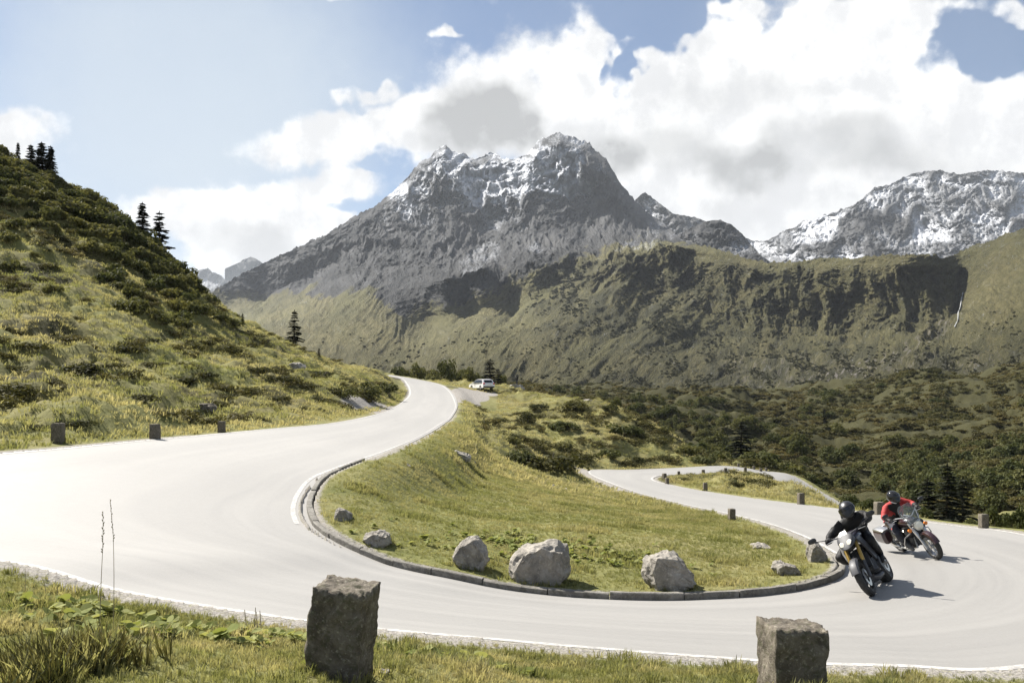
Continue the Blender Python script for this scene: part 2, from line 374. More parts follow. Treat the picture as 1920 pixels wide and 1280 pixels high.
# ------------------------------------------------------------------ materials of the setting
def new_mat(name):
    m = bpy.data.materials.new(name); m.use_nodes = True; t = NT(m.node_tree); t.n.clear()
    out = t.new('ShaderNodeOutputMaterial'); b = t.new('ShaderNodeBsdfPrincipled')
    t.l.new(b.outputs[0], out.inputs[0]); t.out = out; t.b = b
    return m, t
def geo_pos(t): return t.new('ShaderNodeNewGeometry').outputs['Position']
def bump(t, h, dist, strength=1.0, normal=None):
    n = t.new('ShaderNodeBump'); n.inputs['Strength'].default_value = strength; n.inputs['Distance'].default_value = dist
    t.put(n.inputs['Height'], h)
    if normal: t.put(n.inputs['Normal'], normal)
    return n.outputs[0]

def mat_ground():
    m, t = new_mat('alpine_turf'); p = geo_pos(t)
    dry, dark, grav = t.attr('dry'), t.attr('dark'), t.attr('gravel')
    n1 = t.noise(p, 0.35, 5, .6); n2 = t.noise(p, 2.2, 5, .65); n3 = t.noise(p, 14.0, 4, .7)
    green = t.mix(t.ramp(n2, .3, .7), (.115, .122, .040), (.20, .195, .075))
    straw = t.mix(t.ramp(n3, .3, .7), (.19, .165, .075), (.29, .25, .125))
    c = t.mix(t.m('ADD', t.m('MULTIPLY', dry, .9), t.m('MULTIPLY', t.ramp(n1, .45, .7), .45), clamp=True), green, straw)
    heath = t.mix(t.ramp(n3, .35, .7), (.028, .030, .013), (.07, .062, .026))
    c = t.mix(t.m('MULTIPLY', t.m('MINIMUM', dark, 1.0), t.ramp(t.m('ADD', t.m('ADD', n2, t.m('MULTIPLY', dark, .24)), t.m('MULTIPLY', t.m('SUBTRACT', n3, .5), .5)), .46, .66)), c, heath)
    c = t.mix(t.ramp(t.noise(p, 7.0, 5, .7), .62, .72, 0, .5), c, (.06, .048, .028))
    stone = t.mix(t.ramp(t.noise(p, 40.0, 3, .7), .3, .7), (.17, .155, .14), (.36, .34, .31))
    c = t.mix(t.ramp(t.m('ADD', grav, t.m('MULTIPLY', t.m('SUBTRACT', n3, .5), .8)), .35, .65), c, stone)
    t.put(t.b.inputs['Base Color'], c); t.b.inputs['Roughness'].default_value = .95; t.b.inputs['Specular IOR Level'].default_value = .1
    h = t.m('ADD', t.m('MULTIPLY', n2, .6), t.m('MULTIPLY', n3, .25))
    t.put(t.b.inputs['Normal'], bump(t, h, .25, .6))
    return m
def mat_asphalt():
    m, t = new_mat('worn_asphalt'); p = geo_pos(t)
    ac = t.attr('across'); al = t.attr('along')
    v = t.new('ShaderNodeCombineXYZ'); t.put(v.inputs[0], t.m('MULTIPLY', ac, 7.0)); t.put(v.inputs[1], t.m('MULTIPLY', al, .045))
    streak = t.noise(v.outputs[0], 2.2, 6, .65); n1 = t.noise(p, .5, 5, .6); n2 = t.noise(p, 60.0, 3, .8); n3 = t.noise(p, 5.0, 4, .7)
    base = t.mix(t.ramp(streak, .25, .8), (.226, .217, .202), (.266, .256, .239))
    base = t.mix(t.ramp(n1, .35, .7, 0, .4), base, (.23, .222, .208))
    lane = t.m('ADD', t.ramp(t.m('ABSOLUTE', t.m('SUBTRACT', ac, .27)), .13, .03), t.ramp(t.m('ABSOLUTE', t.m('SUBTRACT', ac, .74)), .13, .03))
    base = t.mix(t.m('MULTIPLY', lane, t.ramp(streak, .35, .65, .10, .30)), base, (.175, .17, .16))
    base = t.mix(t.ramp(n2, .55, .8, 0, .5), base, (.33, .32, .30)); base = t.mix(t.ramp(n2, .42, .25, 0, .5), base, (.09, .088, .083))
    t.put(t.b.inputs['Base Color'], base)
    t.put(t.b.inputs['Roughness'], t.ramp(t.m('ADD', streak, t.m('MULTIPLY', n3, .4)), .4, .9, .58, .72)); t.b.inputs['Specular IOR Level'].default_value = .9
    t.put(t.b.inputs['Normal'], bump(t, n2, .004, .35))
    return m
def mat_simple(name, col, rough=.6, metal=0.0, var=.12, scale=8.0, bmp=0.0, bscale=60.0, spec=.5, coat=0.0):
    m, t = new_mat(name); tc = t.new('ShaderNodeTexCoord').outputs['Object']
    n = t.noise(tc, scale, 4, .6)
    a = tuple(c * (1 - var) for c in col); b = tuple(min(1, c * (1 + var)) for c in col)
    t.put(t.b.inputs['Base Color'], t.mix(t.ramp(n, .3, .7), a, b))
    t.b.inputs['Roughness'].default_value = rough; t.b.inputs['Metallic'].default_value = metal; t.b.inputs['Specular IOR Level'].default_value = spec
    t.b.inputs['Coat Weight'].default_value = coat
    if bmp: t.put(t.b.inputs['Normal'], bump(t, t.noise(tc, bscale, 4, .65), bmp, .8))
    return m
def mat_paint_line():
    m, t = new_mat('white_road_paint'); p = geo_pos(t)
    n = t.noise(p, 9.0, 6, .75); n2 = t.noise(p, 70.0, 3, .8)
    w = t.ramp(t.m('ADD', t.m('MULTIPLY', n, .7), t.m('MULTIPLY', n2, .4)), .44, .66)
    t.put(t.b.inputs['Base Color'], t.mix(w, (.28, .27, .255), (.56, .545, .51))); t.b.inputs['Roughness'].default_value = .6
    return m
def mat_rock(name, a, b, lichen=(.30, .29, .23), scale=1.0, lich=.5, moss=0.0):
    m, t = new_mat(name); tc = t.new('ShaderNodeTexCoord').outputs['Object']
    n1 = t.noise(tc, 2.2 * scale, 6, .65, .6); n2 = t.noise(tc, 11 * scale, 5, .7); n3 = t.noise(tc, 60 * scale, 3, .75)
    c = t.mix(t.ramp(n1, .3, .7), a, b)
    c = t.mix(t.ramp(n2, .52, .72, 0, lich), c, lichen)
    c = t.mix(t.ramp(n3, .38, .25, 0, .7), c, tuple(x * .3 for x in a))
    if moss: c = t.mix(t.ramp(t.noise(tc, 5 * scale, 5, .7), .5, .62, 0, moss), c, (.05, .055, .02))
    t.put(t.b.inputs['Base Color'], c); t.b.inputs['Roughness'].default_value = .88; t.b.inputs['Specular IOR Level'].default_value = .25
    h = t.m('ADD', t.m('MULTIPLY', n2, .5), t.m('ADD', t.m('MULTIPLY', n3, .22), n1))
    t.put(t.b.inputs['Normal'], bump(t, h, .06 / scale, .8))
    return m
def mat_mountain(name='mountain_rock'):
    m, t = new_mat(name); p = geo_pos(t); q = t.attr('suv', 'Vector')
    gr, sn, dk, sc = t.attr('grass'), t.attr('snow'), t.attr('dark'), t.attr('scree')
    n0 = t.noise(q, 1.3, 4, .6); n1 = t.noise(q, 4.0, 9, .68, .4); n2 = t.noise(q, 17.0, 6, .72); n3 = t.noise(q, 60.0, 4, .75)
    rock = t.mix(t.ramp(n1, .32, .7), (.028, .030, .032), (.10, .10, .10))
    rock = t.mix(t.ramp(n2, .45, .7, 0, .6), rock, (.075, .072, .066))
    turf = t.mix(t.ramp(n2, .35, .68), (.11, .102, .044), (.215, .19, .092))
    turf = t.mix(t.ramp(n0, .4, .65, 0, .6), turf, (.15, .145, .062))
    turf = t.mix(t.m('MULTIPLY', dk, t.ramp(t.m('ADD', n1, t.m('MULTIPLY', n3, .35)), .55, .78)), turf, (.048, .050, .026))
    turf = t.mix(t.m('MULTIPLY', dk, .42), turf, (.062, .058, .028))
    turf = t.mix(t.ramp(n3, .58, .70, 0, .6), turf, (.05, .05, .025))
    turf = t.mix(t.m('MULTIPLY', sc, t.ramp(n2, .5, .62)), turf, (.24, .22, .2))
    g = t.ramp(t.m('ADD', gr, t.m('ADD', t.m('MULTIPLY', t.m('SUBTRACT', n1, .5), 1.1), t.m('MULTIPLY', t.m('SUBTRACT', n2, .5), .6))), .4, .6)
    c = t.mix(g, rock, turf)
    k = t.m('ADD', t.m('MULTIPLY', t.m('SUBTRACT', n1, .5), .5), t.m('ADD', t.m('MULTIPLY', t.m('SUBTRACT', n2, .5), .9), t.m('MULTIPLY', t.m('SUBTRACT', n3, .5), .45)))
    s = t.ramp(t.m('ADD', sn, k), .46, .62)
    ds = t.ramp(t.m('ADD', sn, t.m('ADD', t.m('MULTIPLY', t.m('SUBTRACT', t.noise(q, 9.0, 8, .75), .5), 1.5), t.m('MULTIPLY', t.m('SUBTRACT', n3, .5), 1.2))), .12, .50)
    c = t.mix(t.m('MULTIPLY', ds, .34), c, (.62, .64, .68))
    c = t.mix(t.m('MULTIPLY', s, .8), c, (.66, .68, .72))
    t.put(t.b.inputs['Base Color'], c); t.b.inputs['Roughness'].default_value = .92; t.b.inputs['Specular IOR Level'].default_value = .1
    h = t.m('ADD', t.m('MULTIPLY', n1, .7), t.m('ADD', t.m('MULTIPLY', n2, .5), t.m('MULTIPLY', n3, .2)))
    t.put(t.b.inputs['Normal'], bump(t, h, 26.0, .9))
    return m

M = {}
M['ground'] = mat_ground(); M['asphalt'] = mat_asphalt(); M['paint'] = mat_paint_line(); M['mountain'] = mat_mountain()
M['kerb'] = mat_rock('kerb_granite', (.13, .12, .105), (.25, .235, .21), (.33, .32, .28), 2.0, .6, .3)
M['boulder'] = mat_rock('grey_boulder', (.165, .15, .13), (.37, .34, .295), (.50, .47, .40), 1.6, .75, .12)
M['bollard'] = mat_rock('lichen_granite', (.075, .062, .048), (.19, .165, .13), (.36, .33, .26), 4.0, .85, .5)

# ------------------------------------------------------------------ ground sheet
def build_ground():
    az = np.concatenate([np.linspace(-.60, .60, 780), np.linspace(.62, 2 * math.pi - .62, 70)])
    rr = np.concatenate([np.geomspace(.7, 5.5, 60)[:-1], np.geomspace(5.5, 640, 540)])
    A, RR = np.meshgrid(az, rr); x = np.sin(A) * RR; y = np.cos(A) * RR
    xy = np.stack([x.ravel(), y.ravel()], 1)
    z, dist, st, ac, hill, valley, emb, bank = ground_height(xy, True)
    r = np.hypot(xy[:, 0], xy[:, 1])
    z = z - sstep(r, 420, 640) * 30
    V = np.column_stack([xy, z]); nx, ny = len(az), len(rr)
    q = grid_quads(ny, nx, True)[:, ::-1]
    c = len(V); V = np.vstack([V, [[0, 0, -1.5]]]); first = np.arange(nx)
    tris = np.stack([np.full(nx, c), np.roll(first, -1), first], 1)
    me = np_mesh('ground', V, q, tris)
    p = np.column_stack([xy, np.zeros(len(xy))])
    px = 960 + FPX * xy[:, 0] / np.maximum(xy[:, 1], .5)
    f1 = fbm(p / 7.0 + 11, 3); f2 = fbm(p / 30.0 + 60, 3)
    dry = np.clip(.35 * emb + .25 * hill + .25 * valley * sstep(f2, -.2, .4) + .5 * f1 * (hill + emb) + (1 - hill) * (1 - emb) * (1 - valley) * .25 * f1, 0, 1)
    dark = np.clip(hill * (.2 + 1.2 * f1) + emb * (.25 + 1.2 * f1) * sstep(xy[:, 1], 45, 66) + valley * (1.25 + .5 * f1), 0, 1.5)
    # gravel: lay-bys and the strip next to the asphalt
    def blob(cx, cy, d, rx, ry):
        q0 = P3(cx, cy, d); return 1 - sstep(np.hypot((xy[:, 0] - q0[0]) / rx, (xy[:, 1] - q0[1]) / ry), .75, 1.1)
    lay = np.maximum.reduce([blob(866, 751, 104, 2.3, 10), blob(882, 743, 115, 2.6, 9), blob(897, 737, 124, 3.0, 7), blob(715, 762, 70, 2.4, 14), blob(1082, 888, 70, 2.3, 9), blob(1150, 912, 54, 1.6, 10)])
    strip = (1 - sstep(dist, .15, .55)) * .62
    strip = np.where((st > KERB0) & (st < KERB1) & (ac < 2), (1 - sstep(dist, .14, .42)) * .62, strip)
    grav = np.clip(np.maximum(lay * .85, strip), 0, 1)
    for nm, v in (('dry', dry), ('dark', dark), ('gravel', grav)): add_attr(me, nm, np.append(v, 0))
    o = obj('ground', me, M['ground']); tag(o, 'alpine meadow ground with the bank, slope and valley beside the road', 'ground', kind='structure')
    return o
GROUND = build_ground()

# ------------------------------------------------------------------ road, painted edge lines, kerb stones
def build_road():
    dn = np.array([0, 0, -.3]); RW = np.concatenate([(LA + dn)[:, None], ROAD, (LB + dn)[:, None]], 1)
    V = RW.reshape(-1, 3); q = grid_quads(NS, NA + 2)
    me = np_mesh('road', V, q); n = len(V)
    seg = np.concatenate([[0], np.cumsum(np.linalg.norm(np.diff((LA + LB) / 2, axis=0), axis=1))])
    add_attr(me, 'across', np.tile(np.concatenate([[0], np.linspace(0, 1, NA), [1]]), NS)); add_attr(me, 'along', np.repeat(seg, NA + 2))
    me.shade_flat()
    if me.polygons[len(me.polygons) // 2].normal.z < 0: me.flip_normals()
    o = obj('road', me, M['asphalt']); tag(o, 'pale asphalt pass road winding through two hairpin bends', 'road', kind='structure')
    def line(i0, i1, side, inset, w, name='edge_line'):
        i0, i1 = int(i0), int(i1)
        a, b = (LA, LB) if side == 'A' else (LB, LA)
        a, b = a[i0:i1], b[i0:i1]; u = b - a; L = np.linalg.norm(u, axis=1)[:, None]; u = u / L
        lift = 0.0025 + 0.00012 * a[:, 1:2]
        up = np.concatenate([np.zeros((len(a), 2)), lift], 1)
        w = w * (1 + 0.004 * a[:, 1:2])
        p0 = a + u * inset + up; p1 = a + u * (inset + w) + up
        V = np.stack([p0, p1], 1).reshape(-1, 3); mm = np_mesh(name, V, grid_quads(len(a), 2))
        if mm.polygons[len(mm.polygons) // 2].normal.z < 0: mm.flip_normals()
        return obj(name, mm, M['paint'], o)
    line(0, NS, 'B', .10, .13); line(0, 14.0 * KS, 'A', .24, .09); line(29 * KS, NS, 'A', .12, .13)
    return o
ROADO = build_road()

def build_kerb():
    root = empty('kerb', tuple(LA[int(20 * KS)])); tag(root, 'low weathered granite kerb around the grassy island of the bend', 'kerb', kind='structure')
    pts = LA[int(KERB0):int(KERB1)]; oth = LB[int(KERB0):int(KERB1)]
    s = np.concatenate([[0], np.cumsum(np.linalg.norm(np.diff(pts, axis=0), axis=1))]); L = 0.0; tot = s[-1]; k = 0
    rnd = random.Random(5)
    while L < tot - .3:
        ln = rnd.uniform(.75, 1.15); e = min(L + ln, tot)
        if rnd.random() < .03 and 10 < L < tot - 8: L = e; continue
        mid = (L + e) / 2
        def at(q): return np.array([np.interp(q, s, pts[:, c]) for c in range(3)])
        def ot(q): return np.array([np.interp(q, s, oth[:, c]) for c in range(3)])
        bm = bmesh.new(); rows = []; h = .10 + rnd.uniform(-.016, .014); w = .115 + rnd.uniform(-.01, .01); skew = rnd.uniform(-.012, .012)
        o0 = Vector(at(mid))
        for f in np.linspace(0.009, .991, 5):
            q = L + (e - L) * f; a = at(q); u = ot(q) - a; u[2] = 0; u /= np.linalg.norm(u); out = -u    # towards the island
            jit = rnd.uniform(-.008, .008); row = []
            for (du, dz) in ((0.0, -.1), (0.002, h * .85), (.014, h * .98), (.05, h), (w - .012, h), (w, h * .9), (w, -.1)):
                v = a + out * (du + jit - .02 + skew * (f - .5)) + np.array([0, 0, dz + rnd.uniform(-.005, .005)])
                row.append(bm.verts.new(Vector(v) - o0))
            rows.append(row)
        for r0, r1 in zip(rows[:-1], rows[1:]):
            for i in range(6): bm.faces.new((r0[i], r0[i + 1], r1[i + 1], r1[i]))
        bm.faces.new(rows[0][::-1]); bm.faces.new(rows[-1])
        bmesh.ops.recalc_face_normals(bm, faces=bm.faces)
        me = bpy.data.meshes.new('kerb_stone'); bm.to_mesh(me); bm.free(); me.shade_smooth(); me.set_sharp_from_angle(angle=R(35))
        o = obj('kerb_stone', me, M['kerb'], root); o.location = o0 - root.location
        L = e; k += 1
build_kerb()

# ------------------------------------------------------------------ mountains (each a surface with its own distance, relief and far side)
def build_mountain(name, sil, foot, ctrl, nx, ny, paint, relief, label, back=0.22, jag=2.0, mat='mountain', steep=None):
    sil = np.array(sil, float); pxs = np.linspace(sil[0, 0], sil[-1, 0], nx)
    top = np.interp(pxs, sil[:, 0], sil[:, 1]); bot = np.interp(pxs, [f[0] for f in foot], [f[1] for f in foot])
    jn = np.column_stack([pxs / 16.0, np.zeros(nx), np.full(nx, sil[0, 0])])
    top = top - jag * np.abs(fbm(jn, 5, .62)) * 1.6 + jag * .5
    tt = np.linspace(0, 1, ny) ** 1.0
    PX = np.tile(pxs, (ny, 1)); PY = top[None] + (bot - top)[None] * tt[:, None]
    c = np.array(ctrl, float)
    f = rbf_fit(c[:, :2] / 300.0, np.log(c[:, 2]), .06)
    D = np.exp(f(np.column_stack([PX.ravel(), PY.ravel()]) / 300.0)).reshape(ny, nx)
    if steep is not None:                 # no face steeper than the rock would stand
        mn = np.zeros((ny, nx)); mn[:-1] = (PY[1:] - PY[:-1]) / FPX * D[:-1] / steep(PX[:-1], PY[:-1])
        cum = np.cumsum(mn[::-1], 0)[::-1]; D = np.maximum.accumulate((D - cum)[::-1], 0)[::-1] + cum
    X = (PX - 960) / FPX * D; Y = D; Z = (HOR - PY) / FPX * D
    P = np.column_stack([X.ravel(), Y.ravel(), Z.ravel()])
    rel = relief(P, PX.ravel(), PY.ravel()); ver = 0
    rel, ver, aux = rel; ver = np.reshape(ver + 0 * rel, (ny, nx)); aux = np.reshape(aux + 0 * rel, (ny, nx))
    rel = rel.reshape(ny, nx)
    fade = np.ones((ny, nx))
    k = (1 + rel * fade / D); ver = ver * sstep(tt, 0, .10)[:, None]
    X, Y, Z = X * k, Y * k, Z * k + ver
    # far side: the ground falls away behind the crest
    nb = 10; bx = []; by = []; bz = []
    for i in range(nb, 0, -1):
        g = i / nb; dd = D[0] * (1 + back * g); zz = Z[0] - back * D[0] * (.25 * g + .55 * g * g)
        bx.append(X[0] / Y[0] * dd); by.append(dd * (Y[0] / D[0])); bz.append(np.maximum(zz, np.minimum(Z[0] - 1, -25)))
    X = np.vstack([np.array(bx), X]); Y = np.vstack([np.array(by), Y]); Z = np.vstack([np.array(bz), Z])
    V = np.column_stack([X.ravel(), Y.ravel(), Z.ravel()])
    me = np_mesh(name, V, grid_quads(ny + nb, nx))
    PXb = np.vstack([np.tile(pxs, (nb, 1)), PX]); PYb = np.vstack([np.tile(top, (nb, 1)), PY]); T = np.vstack([np.zeros((nb, nx)), np.tile(tt[:, None], (1, nx))])
    at = paint(PXb.ravel(), PYb.ravel(), T.ravel(), V, np.vstack([np.tile(aux[:1], (nb, 1)), aux]).ravel())
    uu, vv = fall_coord(PXb.ravel(), PYb.ravel()); sv = me.attributes.new('suv', 'FLOAT_VECTOR', 'POINT')
    sv.data.foreach_set('vector', np.ascontiguousarray(np.column_stack([uu / 100.0, vv / 210.0, np.full(len(V), sil[0, 0])]), np.float32).ravel())
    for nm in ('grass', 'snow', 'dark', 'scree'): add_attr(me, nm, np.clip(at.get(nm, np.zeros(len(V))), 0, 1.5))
    if me.polygons[len(me.polygons) // 2].normal.y > 0: me.flip_normals()
    o = obj(name, me, M[mat]); tag(o, label, 'mountain', kind='structure')
    return o, f
def seg_band(px, py, pts, w):
    """soft band round a polyline given in photograph pixels"""
    best = np.full(len(px), 1e9)
    for (a, b) in zip(pts[:-1], pts[1:]):
        ax, ay = a; bx, by = b; dx, dy = bx - ax, by - ay; L2 = dx * dx + dy * dy
        t = np.clip(((px - ax) * dx + (py - ay) * dy) / L2, 0, 1)
        best = np.minimum(best, np.hypot(px - ax - t * dx, py - ay - t * dy))
    return 1 - sstep(best, w * .5, w)

MAIN_SIL = [(300, 590), (360, 566), (400, 544), (450, 515), (500, 489), (560, 462), (610, 440), (660, 408), (700, 388), (735, 360), (765, 330), (790, 300), (806, 296), (818, 280), (835, 270), (848, 283),
            (870, 288), (890, 299), (905, 292), (918, 285), (934, 288), (940, 296), (960, 298), (985, 290), (1000, 276), (1008, 263), (1028, 258), (1040, 250), (1049, 246), (1060, 254), (1078, 257), (1092, 266), (1106, 268), (1116, 282), (1136, 296), (1147, 316),
            (1165, 345), (1190, 376), (1215, 398), (1240, 415), (1265, 438), (1290, 456), (1340, 464), (1400, 484), (1440, 492), (1490, 491), (1540, 482), (1600, 484), (1660, 478), (1730, 476), (1765, 483), (1785, 478), (1810, 468),
            (1825, 458), (1842, 456), (1870, 446), (1884, 437), (1900, 434), (1925, 424), (1980, 405), (2100, 370)]
MAIN_CTRL = [(740, 588, 1330), (830, 543, 1390), (900, 510, 1450), (1000, 495, 1500), (770, 622, 1262), (810, 624, 1290), (880, 597, 1360), (960, 590, 1385), (1050, 525, 1470), (740, 555, 1520), (660, 500, 2250),
             (450, 516, 2780), (500, 490, 2760), (560, 463, 2740), (430, 585, 2600), (500, 572, 2600), (570, 545, 2560), (610, 508, 2600),
             (300, 590, 3100), (400, 545, 2800), (480, 625, 1550), (560, 640, 1100), (600, 680, 700), (640, 540, 1950), (700, 640, 900), (800, 680, 620),
             (600, 440, 2700), (700, 390, 2900), (760, 340, 3050), (680, 480, 2300), (850, 640, 900), (900, 640, 760), (750, 470, 2250), (850, 420, 2600), (835, 272, 3150), (920, 290, 3150), (1050, 252, 3050),
             (850, 340, 2900), (1000, 330, 2820), (1050, 400, 2560), (1000, 440, 2300), (900, 480, 2100), (1100, 440, 2300), (1150, 420, 2450), (1130, 330, 2880), (1190, 378, 2950), (1250, 430, 2800), (1200, 440, 2200),
             (1060, 462, 1850), (1150, 448, 1750), (1230, 448, 1750), (1280, 452, 1500), (1060, 485, 1560), (1150, 468, 1330), (1230, 465, 1230), (1280, 463, 1180), (1340, 465, 1100), (1400, 485, 1010), (1500, 491, 950), (1600, 484, 900), (1700, 477, 850), (1765, 487, 850),
             (1000, 560, 1395), (1000, 620, 900), (1000, 680, 600), (950, 700, 500), (1080, 540, 1360), (1150, 530, 1230), (1150, 600, 960), (1200, 640, 780), (1230, 540, 1150), (1280, 560, 1050),
             (1300, 510, 1090), (1400, 560, 935), (1400, 630, 845), (1400, 680, 690), (1330, 640, 850), (1500, 560, 895), (1500, 625, 835), (1500, 668, 700), (1600, 560, 850), (1600, 625, 790), (1600, 668, 640), (1700, 560, 815), (1700, 610, 745), (1700, 670, 520),
             (1800, 475, 900), (1800, 530, 845), (1798, 590, 770), (1790, 640, 640), (1840, 470, 860), (1870, 540, 700), (1920, 432, 800), (1920, 500, 680), (1920, 560, 570), (1850, 600, 580), (1920, 650, 440), (2100, 375, 720), (2100, 600, 420),
             (700, 700, 560), (600, 710, 600), (500, 680, 900), (400, 640, 1700), (300, 640, 2300), (900, 710, 470), (1100, 700, 540), (1100, 740, 430), (1300, 700, 610), (1300, 740, 480), (1500, 705, 560), (1500, 740, 450), (1700, 720, 410), (1900, 700, 380),
             (300, 760, 900), (500, 780, 500), (700, 790, 420), (900, 790, 380), (1100, 790, 360), (1300, 790, 370), (1500, 790, 370), (1700, 790, 340), (1900, 790, 310), (2100, 790, 300)]
def fall_coord(px, py):
    """distance across the spurs that run down to the left in view"""
    a = R(34); return px * math.sin(a) + py * math.cos(a), -px * math.cos(a) + py * math.sin(a)
def tent(px, py, pts, w):
    """sharp crest along a polyline with two plane flanks"""
    best = np.full(len(px), 1e9); along = np.zeros(len(px)); n = len(pts) - 1
    for i, (a, b) in enumerate(zip(pts[:-1], pts[1:])):
        dx, dy = b[0] - a[0], b[1] - a[1]; t = np.clip(((px - a[0]) * dx + (py - a[1]) * dy) / (dx * dx + dy * dy), 0, 1)
        q = np.hypot(px - a[0] - t * dx, py - a[1] - t * dy); along = np.where(q < best, (i + t) / n, along); best = np.minimum(best, q)
    k = np.clip(1 - best / w, 0, 1); return k * (1 - .35 * (1 - k)) * (1 - along ** 1.5)
HIGH_SPURS = [([(1050, 253), (1085, 300), (1122, 360), (1165, 432)], 85, 230), ([(835, 272), (850, 330), (880, 400), (935, 470)], 70, 170), ([(1003, 272), (985, 330), (992, 400), (1012, 450)], 48, 100),
              ([(760, 337), (772, 400), (800, 470), (785, 540)], 60, 140), ([(920, 290), (932, 350), (955, 410)], 40, 85), ([(662, 410), (692, 470), (705, 535)], 55, 130),
              ([(560, 465), (600, 500), (640, 560)], 50, 90), ([(1120, 290), (1150, 345), (1200, 420)], 34, 70)]
LOW_SPURS = [([(1075, 483), (1000, 500), (900, 516), (830, 545), (740, 590), (640, 640)], 46, 26), ([(1290, 470), (1220, 520), (1130, 580), (1040, 640), (950, 690)], 40, 20), ([(1180, 480), (1120, 530), (1040, 580), (960, 622), (880, 664)], 34, 18),
             ([(1240, 475), (1180, 540), (1100, 602), (1000, 664)], 28, 13), ([(1400, 492), (1330, 540), (1262, 600), (1180, 660), (1100, 702)], 46, 24), ([(620, 505), (560, 552), (480, 612)], 40, 24), ([(810, 590), (722, 632), (640, 672)], 34, 16),
             ([(905, 600), (830, 642), (760, 684)], 30, 13), ([(1560, 490), (1540, 560), (1500, 640)], 34, 9), ([(1690, 482), (1700, 560), (1680, 640)], 36, 10), ([(1470, 495), (1455, 560), (1420, 640)], 30, 9),
             ([(1740, 540), (1745, 600), (1720, 640)], 26, 8), ([(1900, 470), (1850, 560), (1760, 650), (1660, 700)], 60, 14)]
def main_relief(P, px, py):
    u, v = fall_coord(px, py); D = P[:, 1]; o = px * 0
    high = sstep(-py, -580, -480) * (1 - sstep(px, 1270, 1330))
    cliff = sstep(px, 1290, 1400) * (1 - sstep(px, 1740, 1800)) * sstep(py, 488, 510) * (1 - sstep(py, 610, 650))
    wob = 30 * fbm(np.column_stack([px, py, o]) / 130.0, 3)
    top = sstep(py - np.interp(px, [q[0] for q in MAIN_SIL], [q[1] for q in MAIN_SIL]), 0, 30)
    r1 = fbm(np.column_stack([(u + wob) / 66.0, v / 120.0, o + 1]), 7, .60, True) - 1.1
    r2 = fbm(np.column_stack([(px + wob * .6) / 30.0, (py - wob * .4) / 34.0, o + 3]), 6, .62, True) - 1.1
    aux = .6 * r1 + .5 * r2
    hs = 0
    for pts, w, h in HIGH_SPURS: hs = hs + h * tent(px + wob * .45, py + wob * .2, pts, w)
    out = -high * (.35 + .65 * top) * D * (.030 * r1 + .008 * r2) - hs * (.2 + .8 * top) * sstep(-py, -455, -370)
    sp = np.sin((u + wob) / 19.0) * .35 + np.sin((u + wob) / 43.0 + 1.3)
    spm = sstep(px, 400, 520) * (1 - sstep(px, 1330, 1450)) * sstep(py, 455, 560)
    gul = fbm(np.column_stack([(u + wob) / 24.0, v / 170.0, o + 4]), 5, .55, True) - 1.0
    ver = spm * D * (.0030 * sp + .0036 * gul)
    gr_ = sstep(py, 500, 600); ver += gr_ * D * (.0013 * fbm(np.column_stack([px / 26.0, py / 16.0, o + 6]), 5, .6) + .0045 * sstep(px, 1250, 1400) * (fbm(np.column_stack([px / 60.0, py / 26.0, o + 2]), 4, .55, True) - 1))
    for pts, w, h in LOW_SPURS: ver = ver + .42 * h * tent(px + wob * .3, py + wob * .15, pts, w * .9)
    ver *= sstep(py - np.interp(px, [q[0] for q in MAIN_SIL], [q[1] for q in MAIN_SIL]), 4, 40)
    cg = fbm(np.column_stack([(px + wob) / 62.0, (py + wob) / 95.0, o + 9]), 6, .6, True) - 1.0
    out += -cliff * cg * 17
    steep = sstep(px, 960, 1060) * (1 - sstep(px, 1300, 1360)) * sstep(py, 478, 500) * (1 - sstep(py, 560, 640))
    out += -steep * (fbm(np.column_stack([(u + wob) / 24.0, v / 90.0, o + 2]), 5, .6, True) - 1.0) * 16
    low = sstep(px, 1250, 1400) * sstep(py, 600, 660)
    out += fbm(np.column_stack([px / 30.0, py / 14.0, o + 6]), 5, .58) * D * .006
    out += seg_band(px, py, [(1806, 515), (1800, 560), (1796, 590)], 14) * 25
    ver += high * top * D * .003 * r2
    return out, ver, aux
def main_steep(px, py):
    c = sstep(px, 1300, 1400) * (1 - sstep(px, 1740, 1800)) * sstep(py, 485, 500); b = .7 * sstep(px, 700, 800) * (1 - sstep(px, 880, 1080)) * sstep(py, 500, 530) * (1 - sstep(py, 600, 630))
    return 1.05 + .75 * np.maximum(c, b) + .4 * (1 - sstep(py, 440, 480))
